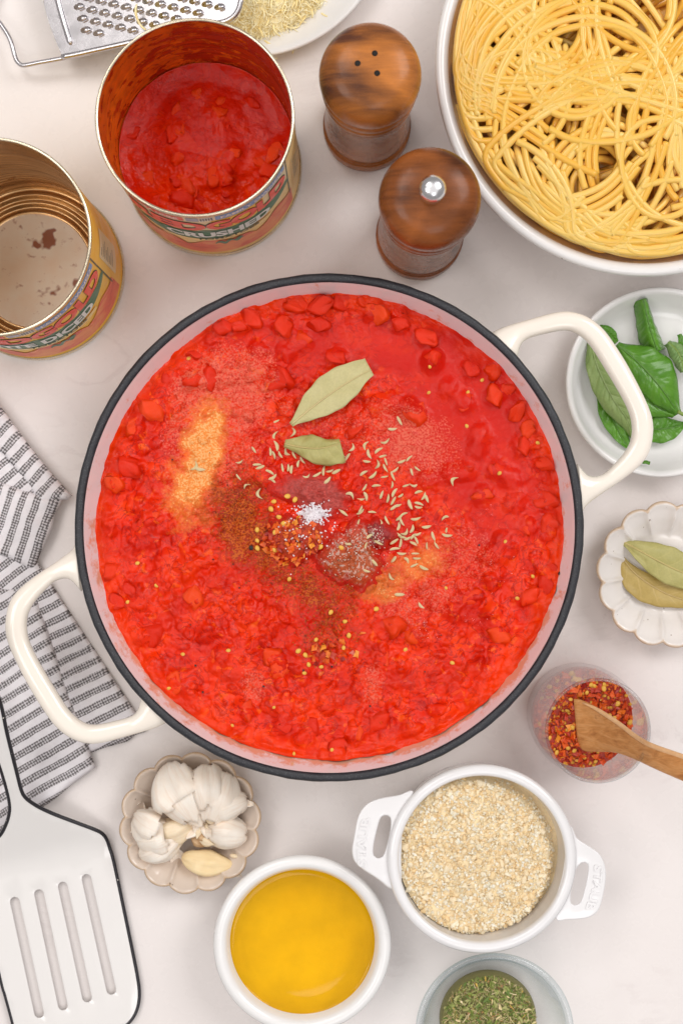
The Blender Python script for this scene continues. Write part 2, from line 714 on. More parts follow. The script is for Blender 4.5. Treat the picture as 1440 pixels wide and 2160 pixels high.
# worley style pebbles: small pieces lying just under the skin of the sauce
seedp = np.array([(random.uniform(215, 1175), random.uniform(625, 1595)) for _ in range(1100)])
hs = np.array([random.uniform(5, 17) for _ in seedp])
dz = np.zeros_like(Z)
gi = {}
for (cx, cy), r in zip(seedp, hs):
    m = (np.abs(px - cx) < r) & (np.abs(py - cy) < r)
    ix = np.nonzero(m)[0]
    a = random.uniform(0, PI)
    u = (px[ix] - cx) * math.cos(a) + (py[ix] - cy) * math.sin(a)
    w = -(px[ix] - cx) * math.sin(a) + (py[ix] - cy) * math.cos(a)
    d = (u / r) ** 2 + (w / (r * random.uniform(.55, 1))) ** 2
    dz[ix] = np.maximum(dz[ix], np.sqrt(np.clip(1 - d, 0, 1)) * r * 0.000105)
Z += dz * (1 - 0.85 * calm)
for (cx, cy) in chunks:
    d2 = ((px - cx) ** 2 + (py - cy) ** 2) / 22.0 ** 2
    Z += 0.0030 * np.exp(-d2 ** 1.4)
g_left = np.clip(blob(px, py, 412, 1010, 50, 98, 8, 1.2, .6, 1) * .95 + blob(px, py, 440, 905, 34, 62, 15, 1.2, .6, 2) * .8, 0, 1)
g_right = np.clip(blob(px, py, 880, 1190, 85, 34, -28, 1.4, .6, 5) * .75 + blob(px, py, 795, 1242, 42, 26, 0, 1.2, .6, 6) * .8, 0, 1)
tan = np.clip(g_left * .92 + g_right * 0.8, 0, 1)
pink = np.clip(blob(px, py, 440, 950, 95, 165, 8, .9, .5, 7) * .75 + blob(px, py, 470, 825, 110, 75, -20, .9, .6, 8) * .75 + blob(px, py, 700, 900, 170, 85, 0, 1., .5, 10) * .45
               + blob(px, py, 880, 935, 80, 65, 20, 1, .5, 11) * .8 + blob(px, py, 930, 1185, 125, 80, -30, 1, .5, 12) * .65 + blob(px, py, 860, 1300, 90, 60, 0, 1, .6, 13) * .35
               + blob(px, py, 536, 1445, 24, 42, 0, .8, .5, 15) * .75 + blob(px, py, 785, 1445, 24, 46, 0, .8, .5, 16) * .75 + blob(px, py, 560, 1240, 120, 70, 0, 1, .6, 17) * .22 + blob(px, py, 520, 780, 60, 40, 0, 1, .5, 18) * .4, 0, 1)
pap = np.clip(blob(px, py, 500, 1062, 52, 82, 12, 1.3, .7, 19) + blob(px, py, 640, 1225, 110, 52, 10, 1.5, .8, 20) * .65 + blob(px, py, 690, 1325, 72, 72, 0, 1.5, .8, 22) * .6 + blob(px, py, 545, 1140, 60, 60, 0, 1.3, .7, 23) * .7 + blob(px, py, 760, 1080, 110, 75, 0, 1, .4, 24) * .35 + blob(px, py, 790, 1215, 70, 40, 0, 1, .4, 25) * .5, 0, 1)
warm = np.clip(np.clip((rho - 0.90) / 0.10, 0, 1) * 0.8 + 0.9 * (fbm(px / 80, py / 80, 51, 4) - 0.45) * (1 - calm), 0, 1)
deep = np.clip((lump < -0.0012) * 0 + np.clip((-lump - 0.0006) / 0.0022, 0, 1), 0, 1) * (1 - calm)
deep = np.clip(calm * .75 + blob(px, py, 690, 1215, 300, 120, 0, 1, .5, 26) * .2 + .55 * np.clip((fbm(px / 55, py / 55, 61, 4) - .5) * 3, 0, 1), 0, 1)
# a thin climbing edge where the sauce meets the enamel
Z += np.clip((rho - 0.972) / 0.018, 0, 1) * 0.0014
V = np.stack([X, Y, Z], 1)
F = [(0, 1 + j, 1 + (j + 1) % nt) for j in range(nt)]
idx = 1 + np.arange(nr * nt).reshape(nr, nt)
for i in range(nr - 1):
    a = idx[i]
    b = idx[i + 1]
    a2 = np.roll(a, -1)
    b2 = np.roll(b, -1)
    F += list(zip(a, b, b2, a2))


def sauce_mat():
    t = NT('tomato_sauce')
    v = t.coord()
    n1 = t.noise(v, 55, 6, 0.6)
    base = t.ramp(n1, [(0.3, (0.50, 0.007, 0.001)), (0.5, (0.74, 0.020, 0.001)), (0.72, (0.88, 0.052, 0.001))])
    fl = t.ramp(t.noise(t.map(v, scale=(1, 1, .5)), 170, 3, .55, .6), [(.60, 0.0), (.68, 1.0)])
    base = t.mix(t.math('MULTIPLY', fl, t.math('SUBTRACT', .75, t.math('MULTIPLY', t.attr('deep'), .75))), base, (0.93, 0.125, 0.006))
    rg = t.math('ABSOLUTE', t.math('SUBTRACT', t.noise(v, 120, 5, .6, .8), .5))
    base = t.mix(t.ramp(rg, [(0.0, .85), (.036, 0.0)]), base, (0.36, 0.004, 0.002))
    base = t.mix(t.attr('warm'), base, (0.92, 0.050, 0.001))
    base = t.mix(t.attr('deep'), base, (0.60, 0.009, 0.002))
    fine = t.noise(v, 1500, 3, 0.7)
    fine2 = t.noise(v, 700, 3, 0.7)
    grain = t.noise(v, 950, 1, 0.5)

    def dust(name, col, lo, hi, src, amt):
        nonlocal base
        a = t.attr(name)
        f = t.math('ADD', a, t.math('MULTIPLY', t.math('SUBTRACT', src, 0.5), amt))
        f = t.ramp(t.math('MULTIPLY', f, t.ramp(a, [(0.0, 0.0), (0.25, 1.0)])), [(lo, 0.0), (hi, 1.0)])
        base = t.mix(f, base, col)
    dust('pink', (0.74, 0.13, 0.075), 0.30, 1.35, grain, 2.0)
    dust('tan', (0.84, 0.27, 0.045), 0.18, 0.95, fine2, 0.9)
    dust('tan', (0.88, 0.44, 0.16), 0.80, 1.75, grain, 1.7)
    dust('pap', (0.33, 0.028, 0.004), 0.34, 1.25, fine2, 1.7)
    dust('pap', (0.54, 0.095, 0.007), 0.95, 1.6, grain, 2.2)
    tint = t.math('MAXIMUM', t.attr('tan'), t.attr('pap'))
    tint = t.math('MAXIMUM', tint, t.math('MULTIPLY', t.attr('pink'), 0.6))
    rough = t.math('ADD', 0.10, t.math('MULTIPLY', tint, 0.45))
    b1 = t.bump(t.noise(v, 230, 5, 0.6), 0.55, 0.0014)
    b2 = t.bump(fine, 0.25, 0.0005, b1)
    return t.done(base, rough, b2, 0.24, sss=(0.0, (0.9, 0.10, 0.03), 0.003))


M['sauce'] = sauce_mat()
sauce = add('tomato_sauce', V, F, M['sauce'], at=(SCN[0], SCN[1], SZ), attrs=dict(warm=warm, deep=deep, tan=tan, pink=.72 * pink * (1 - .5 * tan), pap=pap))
tag(sauce, 'chunky red tomato sauce dusted with spices filling the cream pan', 'sauce')


def chunk_mat(name, c1, c2, c3):
    t = NT(name)
    v = t.coord()
    oi = t.n('ShaderNodeObjectInfo').outputs['Random']
    base = t.ramp(t.math('ADD', t.math('MULTIPLY', t.noise(v, 140, 4), 0.6), t.math('MULTIPLY', oi, 0.4)), [(0.25, c1), (0.5, c2), (0.8, c3)])
    return t.done(base, 0.24, t.bump(t.noise(v, 420, 4), 0.45, 0.0008), 0.36, sss=(0.15, (0.9, 0.1, 0.03), 0.003))


M['chunk'] = chunk_mat('tomato_chunk', (0.70, 0.014, 0.001), (0.83, 0.028, 0.001), (0.92, 0.080, 0.003))


def chunk_mesh(s, nu=14, nv=9):
    r = random.Random(s)
    V, F = sphere(nu, nv)
    p = r.uniform(0.34, 0.58)
    V = np.sign(V) * np.abs(V) ** p
    V *= np.array([1, r.uniform(.6, .95), r.uniform(.5, .8)])
    V[:, 0] += V[:, 1] * r.uniform(-.5, .5)
    V[:, 1] *= 1 + .4 * r.uniform(-1, 1) * V[:, 0]
    V += (np.array([[vnoise(*(q[:2] * 1.5 + s * 3.1 + q[2] * 2.3), k) for k in range(3)] for q in V]) - 0.5) * 0.62
    return mesh('tomato_chunk', V, F, M['chunk'])


CH = [chunk_mesh(s) for s in range(9)]


def sauce_z(x, y):
    d = (X - x) ** 2 + (Y - y) ** 2
    return Z[np.argmin(d)]


random.seed(5)
for i, (cx, cy) in enumerate(chunks):
    x, y, _ = P(cx, cy, SZ)
    d = math.hypot(x - SCN[0], y - SCN[1])
    far = d > 0.108 and i < 50
    s = random.uniform(0.0036, 0.0064)
    if not far and i % 2:
        continue
    if d > SR - 0.0016 - 0.8 * s:
        k = (SR - 0.0016 - 0.8 * s) / d
        x, y = SCN[0] + (x - SCN[0]) * k, SCN[1] + (y - SCN[1]) * k
    z = sauce_z(x, y) - s * (random.uniform(0.18, 0.50) if far else random.uniform(0.55, 0.78))
    inst('tomato_chunk', random.choice(CH), (x, y, z), (random.uniform(-.4, .4), random.uniform(-.4, .4), random.uniform(0, 6)), (s, s, s * random.uniform(.8, 1)), sauce)
# ------------------------------------------------------------------ tin cans
M['tin'] = plain('tin_plate', (0.80, 0.72, 0.56), (0.62, 0.54, 0.40), 0.25, 80, 500, 0.1, 0.0002, metal=1.0)


def paper(name, c, c2):
    return plain(name, c, c2, 0.4, 70, 300, 0.05, 0.0003, spec=0.22)


M['yellow'] = paper('yellow_label', (0.90, 0.50, 0.035), (0.92, 0.58, 0.07))
M['yellow_pale_lit'] = paper('pale_sunlit_yellow_label', (0.90, 0.60, 0.20), (0.92, 0.68, 0.30))  # sunlight on the tall can painted in as paler yellow; the ribbon is pale itself
M['red_ink'] = paper('red_ink', (0.82, 0.07, 0.045), (0.86, 0.11, 0.06))
M['cream_ink'] = paper('cream_ink', (0.80, 0.66, 0.36), (0.82, 0.70, 0.44))
M['green_ink'] = paper('green_ink', (0.05, 0.16, 0.08), (0.08, 0.20, 0.11))
M['dark_ink'] = paper('dark_ink', (0.05, 0.06, 0.04), (0.08, 0.09, 0.06))
M['blue_ink'] = paper('blue_ink', (0.17, 0.32, 0.60), (0.22, 0.37, 0.66))
M['white_ink'] = paper('white_ink', (0.80, 0.79, 0.75), (0.84, 0.83, 0.80))
M['grey_ink'] = paper('grey_ink', (0.30, 0.30, 0.36), (0.45, 0.47, 0.55))


def tomato_print():
    t = NT('tomato_print')
    v = t.coord()
    n = t.noise(t.map(v, scale=(1, 1, 1.6)), 48, 5, 0.6, 0.6)
    base = t.ramp(n, [(0.28, (0.58, 0.05, 0.02)), (0.45, (0.78, 0.12, 0.05)), (0.58, (0.86, 0.30, 0.09)), (0.68, (0.78, 0.16, 0.09)), (0.8, (0.90, 0.50, 0.36))])
    return t.done(base, 0.4, spec=0.22)


M['tomato_print'] = tomato_print()


def liner(name, base_c, base_d, stain, lo, hi, metal=0.3):
    """lacquered inside of a can with smears of sauce left on it"""
    t = NT(name)
    v = t.coord()
    sx = t.n('ShaderNodeSeparateXYZ')
    t.l(v, sx.inputs[0])
    st = t.noise(t.map(v, scale=(1, 1, 3.2)), 42, 5, 0.6)
    base = t.ramp(st, [(0.3, base_d), (0.7, base_c)])
    base = t.mix(t.ramp(t.noise(t.map(v, scale=(.5, .5, 9)), 60, 3), [(0.45, 0.0), (0.7, 0.6)]), base, tuple(c * 0.55 for c in base_d))
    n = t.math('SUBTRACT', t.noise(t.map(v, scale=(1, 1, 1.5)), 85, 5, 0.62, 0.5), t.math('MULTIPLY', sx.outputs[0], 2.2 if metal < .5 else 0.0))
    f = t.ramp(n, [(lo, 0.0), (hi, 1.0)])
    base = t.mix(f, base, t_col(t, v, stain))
    rough = t.math('ADD', 0.22, t.math('MULTIPLY', f, 0.15))
    return t.done(base, rough, t.bump(f, 0.5, 0.0008), 0.5, metal=metal)


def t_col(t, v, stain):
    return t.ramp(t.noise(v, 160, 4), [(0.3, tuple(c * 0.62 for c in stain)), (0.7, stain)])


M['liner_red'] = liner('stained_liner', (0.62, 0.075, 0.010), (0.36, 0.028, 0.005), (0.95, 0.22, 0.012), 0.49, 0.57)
M['liner_gold'] = liner('gold_liner', (0.72, 0.48, 0.25), (0.50, 0.29, 0.13), (0.42, 0.15, 0.03), 0.64, 0.74, 0.8)


def can_base():
    t = NT('can_base')
    v = t.coord()
    base = t.ramp(t.noise(v, 60, 5), [(0.3, (0.92, 0.70, 0.50)), (0.7, (0.96, 0.84, 0.68))])
    f = t.ramp(t.noise(t.map(v, scale=(1, 1.3, 1)), 150, 5, 0.65), [(0.60, 0.0), (0.72, 0.75)])
    base = t.mix(f, base, (0.40, 0.12, 0.025))
    g = t.ramp(t.noise(v, 52, 3, 0.5), [(0.63, 0.0), (0.66, 1.0)])
    base = t.mix(g, base, (0.33, 0.085, 0.015))
    return t.done(base, 0.35, t.bump(t.noise(v, 200, 3), 0.1, 0.0004), 0.4)


M['can_base'] = can_base()
CH_ = 0.119


def wrap(V, c, R, az0):
    V = np.asarray(V, float)
    a = az0 + V[:, 0] / R
    return np.stack([c[0] + R * np.cos(a), c[1] + R * np.sin(a), V[:, 1]], 1)


def band(c, R, a0, a1, zlo, zhi, n=80):
    """patch on the can wall between angles (deg); zlo and zhi may be functions of 0..1"""
    t = np.linspace(0, 1, n)
    a = np.radians(a0 + (a1 - a0) * t)
    lo = zlo(t) if callable(zlo) else np.full(n, zlo)
    hi = zhi(t) if callable(zhi) else np.full(n, zhi)
    V = []
    for z in (lo, hi):
        V.append(np.stack([c[0] + R * np.cos(a), c[1] + R * np.sin(a), z], 1))
    V = np.vstack(V)
    F = [(i, i + 1, n + i + 1, n + i) for i in range(n - 1)]
    return V, F


def make_can(px_, py_, label, lines, az, liner_mat, base_mat, yellow):
    c = P(px_, py_, 0)
    t = thing('tin_can', label, 'tin can', c, 'open tomato cans')
    RB = 0.0498
    prof = [(0.0502, 0.0045), (RB, 0.006)] + [(RB, z) for z in np.linspace(0.008, 0.110, 30)] + [(RB, 0.1145), (RB, 0.1166)]
    V, F = lathe(prof, 128, c)
    body = add('body', V, F, yellow, t)
    V, F = lathe([(0.0488, 0.1185), (0.0491, 0.1188), (0.0497, 0.1190), (0.0503, 0.1188), (0.0505, 0.1181), (0.0504, 0.1174), (0.0501, 0.1168), (0.0497, 0.1164)], 128, c)
    add('top_rim', V, F, M['tin'], t)
    V, F = lathe([(0.0475, 0.0006), (0.0495, 0.0002), (0.0509, 0.0006), (0.0512, 0.0020), (0.0510, 0.0040), (0.0502, 0.0048)], 128, c)
    add('base_rim', V, F, M['tin'], t)
    prof = [(0.0488, 0.1186), (0.0487, 0.112)]
    for z in np.linspace(0.106, 0.012, 90):
        w = 1.0 if 0.022 < z < 0.090 else 0.0
        prof.append((0.0487 + 0.00035 * w * math.sin(z * 2 * PI / 0.0052), z))
    prof += [(0.0486, 0.006)]
    V, F = lathe(prof, 128, c)
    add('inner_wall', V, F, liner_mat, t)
    prof = [(0.0486, 0.006), (0.0470, 0.0052), (0.0452, 0.0062), (0.0440, 0.0075), (0.0428, 0.0068), (0.0412, 0.0056), (0.0402, 0.0066), (0.0392, 0.0072), (0.0380, 0.0064), (0.0366, 0.0054), (0.0352, 0.0062), (0.0338, 0.0068), (0.0325, 0.0064), (0.02, 0.0064), (0, 0.0064)]
    prof = [(p, z) for p, z in spline(prof[:-2], 60)] + prof[-2:]
    V, F = lathe(prof, 128, c)
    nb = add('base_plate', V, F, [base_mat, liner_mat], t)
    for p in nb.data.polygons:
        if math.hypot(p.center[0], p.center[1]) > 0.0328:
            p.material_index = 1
    a = math.degrees(az)
    R1, R2, R3, R4 = RB + .00018, RB + .00034, RB + .0005, RB + .00066
    pr = lambda n, VF, m: add(n, VF[0], VF[1], m, body, smooth=True)
    # flat print of the label, laid on the wall layer by layer
    pr('print_panel', band(c, R1, a - 62, a + 57, 0.0775, 0.1162, 90), M['cream_ink'] if lines[2] else yellow)
    for s in (-60.5, 55.5):
        pr('print_line', band(c, R2, a + s, a + s + 1.0, 0.036, 0.1150, 4), M['dark_ink'])
    pr('print_strip', band(c, R2, a - 61, a - 17, 0.1045, 0.1135), M['red_ink'])
    pr('print_strip', band(c, R2, a + 2, a + 54, 0.1045, 0.1135), M['blue_ink'])
    pr('print_badge', band(c, R2, a - 15.5, a - 8, 0.1045, 0.1135, 12), M['grey_ink'])
    pr('print_badge', band(c, R2, a - 7.5, a + 1, 0.1045, 0.1135, 12), M['white_ink'])
    for k in range(5):
        pr('print_mark', band(c, R3, a - 7 + k * 1.6, a - 6 + k * 1.6, 0.1060, 0.1120, 3), M['dark_ink'])

    def txt(body_, a_c, z_c, w, h, m, bold=0.0, R=R3, italic=0.0):
        V, F = text2d(body_, w, h, bold)
        V = V.copy()
        V[:, 1] += z_c
        V = wrap(V, c, R, math.radians(a + a_c))
        add('print_lettering', V, F, m, body)
    txt('NON-BPA LINER', -39, 0.109, 0.034, 0.0048, M['white_ink'], 0.03)
    txt('FAMILY OWNED', 28, 0.109, 0.040, 0.0052, M['white_ink'], 0.03)
    gold = lambda q: None
    pr('print_panel', band(c, R2, a - 1, a + 33, 0.0780, 0.1030), M['yellow'])
    for word, ac, w in (('RED', -30, 0.044), ('GOLD', 24, 0.052)):
        txt(word, ac, 0.0905, w, 0.0225, M['dark_ink'], 0.075, R2 + .00008)
        txt(word, ac, 0.0907, w * 0.985, 0.0212, M['red_ink'], 0.06, R4)
        txt(word, ac, 0.0905, w * 0.93, 0.016, M['cream_ink'], -0.012, R4 + .00012) if False else None
    mid = lambda t: 1 - np.abs(2 * t - 1) ** 2.2
    pr('print_leaf', band(c, R2 + .00004, a - 58, a + 56, lambda t: 0.068 - 0.014 * mid(t) + 0.006 * (t - .5), lambda t: 0.070 + 0.0085 * mid(t) + 0.016 * np.abs(t - .5) ** 1.5 * np.sign(t - .5) + .0012 * np.sin(t * 60)), M['green_ink'])
    txt(lines[0], 2 if len(lines[0]) < 9 else -6, 0.0672, lines[3], 0.0135, M['white_ink'], 0.045, R4)
    pr('print_ribbon', band(c, R3, a - 36, a + 36, 0.0495, 0.0555, 40), M['yellow_pale_lit'])
    txt(lines[1], 6, 0.0545, 0.036, 0.0045, M['dark_ink'], 0.02, R4)
    pr('print_picture', band(c, R2, a - 62, a + 58, 0.0110, lambda t: 0.034 + 0.0135 * np.abs(np.sin(t * 8.3 + .4)) ** .6 + .003 * np.sin(t * 31), 120), M['tomato_print'])
    pr('print_leaf', band(c, R3, a - 4, a + 14, lambda t: 0.0375 + .003 * np.sin(t * 14), lambda t: 0.0405 + .005 * np.abs(np.sin(t * 9)), 30), M['green_ink'])
    # the small print block beside the picture
    pr('print_block', band(c, R1, a + 62, a + 80, 0.030, 0.088, 20), M['cream_ink'] if yellow is M['yellow'] else yellow)
    for k in range(8):
        z = 0.082 - k * 0.0055
        pr('print_mark', band(c, R2, a + 64, a + 64 + 5 + 7 * ((k * 37) % 5) / 5, z, z + 0.0011, 8), M['dark_ink'])
    return t, c


can1, c1 = make_can(451, 356, 'opened tall tin can of crushed tomatoes beside the grater', ('CRUSHED', 'TOMATOES', 1, 0.060), math.radians(-81), M['liner_red'], M['can_base'], M['yellow_pale_lit'])
can2, c2 = make_can(79, 575, 'empty opened tin can at the left edge with brown bottom rings', ('PETITE DICED', 'TOMATOES', 0, 0.074), math.radians(-68), M['liner_gold'], M['can_base'], M['yellow'])

# crushed tomatoes left inside the tall can
nr2, nt2 = 110, 300
r_, t_ = np.meshgrid((np.arange(1, nr2 + 1) / nr2) ** .8 * 0.0484, np.arange(nt2) * 2 * PI / nt2, indexing='ij')
x_ = np.r_[0, (r_ * np.cos(t_)).ravel()]
y_ = np.r_[0, (r_ * np.sin(t_)).ravel()]
low = np.clip((-y_ - 0.002 - 0.2 * x_) / 0.02, 0, 1) * np.clip((0.044 - np.hypot(x_, y_)) / .012, 0, 1)
z_ = 0.043 + (fbm(x_ * 130, y_ * 130, 3, 4) - .5) * 0.003 * (.5 + low) - 0.007 * low + 0.004 * np.clip((np.hypot(x_, y_) - 0.036) / 0.012, 0, 1) ** 2 - np.abs(fbm(x_ * 210, y_ * 210, 8, 3) - .5) * .004 * low
random.seed(31)
canchunks = []
for k in range(40):
    a, r = random.uniform(PI, 2 * PI), .045 * math.sqrt(random.uniform(0.03, 1))
    if k > 22:
        a = random.uniform(0, 2 * PI)
    canchunks.append((r * math.cos(a), r * math.sin(a) + (0.004 if k > 22 else -0.001), random.uniform(.0032, .0062)))
for (ax, ay, s) in canchunks:
    z_ += 0.0016 * np.exp(-((x_ - ax) ** 2 + (y_ - ay) ** 2) / (s * 1.4) ** 2)
F = [(0, 1 + j, 1 + (j + 1) % nt2) for j in range(nt2)]
ix = 1 + np.arange(nr2 * nt2).reshape(nr2, nt2)
for i in range(nr2 - 1):
    F += list(zip(ix[i], ix[i + 1], np.roll(ix[i + 1], -1), np.roll(ix[i], -1)))
V = np.stack([x_ + c1[0], y_ + c1[1], z_], 1)
zero = np.zeros(len(V))
ct = add('crushed_tomatoes', V, F, M['sauce'], at=(c1[0], c1[1], 0.043), attrs=dict(warm=.1 + low * .5, deep=0.5 * (1 - low), tan=zero, pink=zero, pap=zero))
tag(ct, 'glossy crushed tomatoes left inside the tall opened can', 'tomatoes')
for (ax, ay, s) in canchunks:
    if math.hypot(ax, ay) > 0.0475 - s:
        continue
    zz = z_[np.argmin((x_ - ax) ** 2 + (y_ - ay) ** 2)]
    inst('tomato_chunk', random.choice(CH), (c1[0] + ax, c1[1] + ay, zz - s * random.uniform(.35, .6)), (random.uniform(-.4, .4), random.uniform(-.4, .4), random.uniform(0, 6)), (s, s * .85, s * .8), ct)

# ------------------------------------------------------------------ wooden mills


def mill_wood(name, rot, light, dark, seam):
    t = NT(name)
    v = t.coord()
    w = t.map(v, rot=(0, 0, rot), scale=(1, 7, 1))
    g = t.noise(w, 26, 6, 0.65, 0.4)
    big = t.noise(t.map(v, rot=(0, 0, rot), scale=(1, 1.8, .35)), 24, 2, 0.4, 0.3)
    base = t.ramp(t.math('ADD', t.math('MULTIPLY', g, 0.42), t.math('MULTIPLY', big, 0.72)), [(0.42, dark), (0.52, tuple((a + b) / 2 for a, b in zip(dark, light))), (0.66, light)])
    fine = t.noise(t.map(v, rot=(0, 0, rot), scale=(1, 20, 3)), 90, 4, 0.7)
    base = t.mix(0.36, base, t.ramp(fine, [(0.3, 0.55), (0.7, 1.12)]), 'MULTIPLY')
    # glued staves of differently coloured wood
    sx = t.n('ShaderNodeSeparateXYZ')
    t.l(t.map(v, rot=(0, 0, seam)), sx.inputs[0])
    st = t.ramp(sx.outputs[0], [(0.0, 0.0), (0.0005, 1.0)])
    base = t.mix(t.math('MULTIPLY', st, 0.65), base, t.mix(1.0, base, (0.62, 0.60, 0.62), 'MULTIPLY'))
    return t.done(base, t.ramp(t.noise(v, 120, 3), [(0.3, 0.20), (0.7, 0.32)]), t.bump(fine, 0.10, 0.0004), 0.2, coat=0.05)


M['wood_salt'] = mill_wood('salt_mill_wood', 0.5, (0.58, 0.20, 0.042), (0.11, 0.040, 0.022), 2.2)
M['wood_pepper'] = mill_wood('pepper_mill_wood', 1.35, (0.36, 0.11, 0.028), (0.11, 0.034, 0.012), 0.45)
M['wood_dark'] = plain('dark_groove_wood', (0.10, 0.038, 0.014), (0.06, 0.022, 0.010), 0.35, 90)
M['hole'] = plain('dark_hole', (0.012, 0.009, 0.007), rough=0.8)
M['chrome'] = plain('polished_steel', (0.80, 0.80, 0.82), (0.74, 0.74, 0.77), 0.24, 60, 200, 0.02, 0.0002, metal=1.0, rvar=.03)


def mill(name, label, cat, px_, py_, wood, rb=0.0252, tilt=None):
    c = P(px_, py_, 0)
    t = thing(name, label, cat, c, 'wooden salt and pepper mills')
    b = [(0, 0.0003), (0.0240, 0.0003), (0.0250, 0.0010), (rb, 0.003), (rb, 0.0115), (0.0248, 0.0130), (0.0238, 0.0136), (0.0237, 0.0142), (0.0246, 0.0150), (0.0247, 0.0166), (0.0240, 0.0174), (0.0236, 0.0178), (0.0243, 0.0190), (0.0242, 0.024), (0.0232, 0.040), (0.0224, 0.056), (0.0224, 0.066), (0.0230, 0.074), (0.0236, 0.0775), (0.0232, 0.0782), (0.0232, 0.0790), (0.0240, 0.0798), (0.0245, 0.0830), (0.0247, 0.0865), (0.0240, 0.0885), (0.0225, 0.0890), (0.010, 0.0890), (0, 0.0890)]
    V, F = lathe(b, 128, c)
    add('body', V, F, wood, t)
    h = [(0.0222, 0.0886), (0.0226, 0.0896), (0.0243, 0.0902), (0.0252, 0.0925), (0.0254, 0.0960), (0.0251, 0.0990), (0.0246, 0.1000), (0.0246, 0.1012), (0.0253, 0.1022)] + [(0.0258 - 0 * k, 0.1050 + k * .0) for k in (0,)] + [(0.0261, 0.1085), (0.0261, 0.1120), (0.0258, 0.1150), (0.0251, 0.1180), (0.0238, 0.1206), (0.0218, 0.1228), (0.0185, 0.1246), (0.0140, 0.1258), (0.0080, 0.1264), (0, 0.1266)]
    V, F = lathe(h, 128, c)
    add('head', V, F, wood, t)
    return t, c


salt, cs = mill('salt_shaker', 'round wooden salt shaker with three small holes in its domed top', 'salt shaker', 773, 272, M['wood_salt'])
for hx, hy in ((754, 134), (790, 113), (795, 155)):
    p = P(hx, hy, 0.1260)
    dd = math.hypot(p[0] - cs[0], p[1] - cs[1])
    V, F = lathe([(0.00150, -0.0012), (0.00150, 0.00012), (0, 0.00010)], 20, (p[0], p[1], np.interp(dd, [0, .008, .014, .0185], [.1266, .1264, .1258, .1246])))
    add('pour_hole', V, F, M['hole'], salt)
pep, cp = mill('pepper_mill', 'round wooden pepper mill with a shiny steel knob on top', 'pepper mill', 883, 501, M['wood_pepper'])
kz_ = 0.1266
kn = [(0.0034, kz_ - .001), (0.0034, kz_ + .003), (0.0052, kz_ + 0.0035), (0.0054, kz_ + 0.0045), (0.0054, kz_ + 0.0075), (0.0052, kz_ + .0082), (0.0056, kz_ + 0.009), (0.0058, kz_ + .0105), (0.0055, kz_ + .0125), (0.0042, kz_ + .0145), (0.0022, kz_ + .0155), (0, kz_ + .0157)]
kn = [(r * 1.18, z) for r, z in kn]
def knurl(r, z, th, i):
    return (r + (0.00012 * np.sign(np.sin(th * 36)) if 3 <= i <= 4 else 0)) + 0 * th, z + 0 * th
V, F = lathe(kn, 144, cp, knurl)
add('knob', V, F, M['chrome'], pep)

# ------------------------------------------------------------------ pasta bowl and spaghetti
M['stoneware'] = white_ceramic('white_stoneware', (0.83, 0.82, 0.81), 0.14)
M['stoneware_in'] = white_ceramic('beige_stoneware_inside', (0.92, 0.80, 0.64), 0.16)
BZ = 0.052
cb = P(1364, 134, BZ)
cb[2] = 0
RB_ = PX(447, BZ)
bowl = thing('pasta_bowl', 'wide white stoneware bowl with speckled rim heaped with spaghetti', 'bowl', cb)


def waver(r, z, th, i):
    return r * (1 + 0.0016 * np.sin(th * 3 + 1) + 0.0009 * np.sin(th * 7)), z + 0.0004 * np.sin(th * 4)


V, F = lathe([(0, .002), (0.060, 0.002), (0.066, 0.0), (0.071, 0.002), (0.095, 0.016), (0.109, 0.034), (RB_ - .0010, BZ - 0.006), (RB_, BZ - 0.003), (RB_ - .0008, BZ - .0006), (RB_ - .003, BZ), (RB_ - .0055, BZ - .0006), (RB_ - .0072, BZ - .0026)], 160, cb, waver)
add('outer_wall', V, F, M['stoneware'], bowl)
V, F = lathe([(RB_ - .0072, BZ - .0026), (RB_ - .0085, BZ - .006), (0.101, 0.033), (0.090, 0.018), (0.070, 0.008), (0.03, 0.006), (0, 0.006)], 160, cb, waver)
add('inner_wall', V, F, M['stoneware_in'], bowl)


def pasta_mat():
    t = NT('spaghetti')
    v = t.coord()
    oi = t.n('ShaderNodeObjectInfo').outputs['Random']
    n = t.noise(v, 30, 3)
    base = t.ramp(t.math('ADD', t.math('MULTIPLY', n, 0.5), t.math('MULTIPLY', oi, 0.5)), [(0.2, (0.85, 0.44, 0.050)), (0.5, (0.89, 0.54, 0.10)), (0.85, (0.92, 0.63, 0.19))])
    return t.done(base, 0.19, t.bump(t.noise(v, 700, 2), 0.14, 0.0002), 0.5, sss=(0.2, (1.0, 0.55, 0.15), 0.003))


M['pasta'] = pasta_mat()
RI = 0.1075
G = 0.0008
gn = int(2 * RI / G) + 40
gx = (np.arange(gn) - gn / 2) * G
GX, GY = np.meshgrid(gx, gx, indexing='ij')
GR = np.hypot(GX, GY)
hm = 0.0350 + 0.014 * np.clip(1 - (GR / RI) ** 2, 0, 1)
hm[GR > RI * .96] = 0.041
# pasta core under the strands, so that no gap shows the bowl
core_r = np.linspace(0, RI - .002, 24)
V, F = lathe([(r, 0.0345 + 0.014 * (1 - (r / RI) ** 2)) for r in core_r[::-1]], 90, cb)
sp = add('spaghetti', V, F, M['pasta'], at=cb)
tag(sp, 'tangled heap of cooked yellow spaghetti in the wide white bowl', 'spaghetti')
rs = np.random.default_rng(42)
SRAD = 0.0020


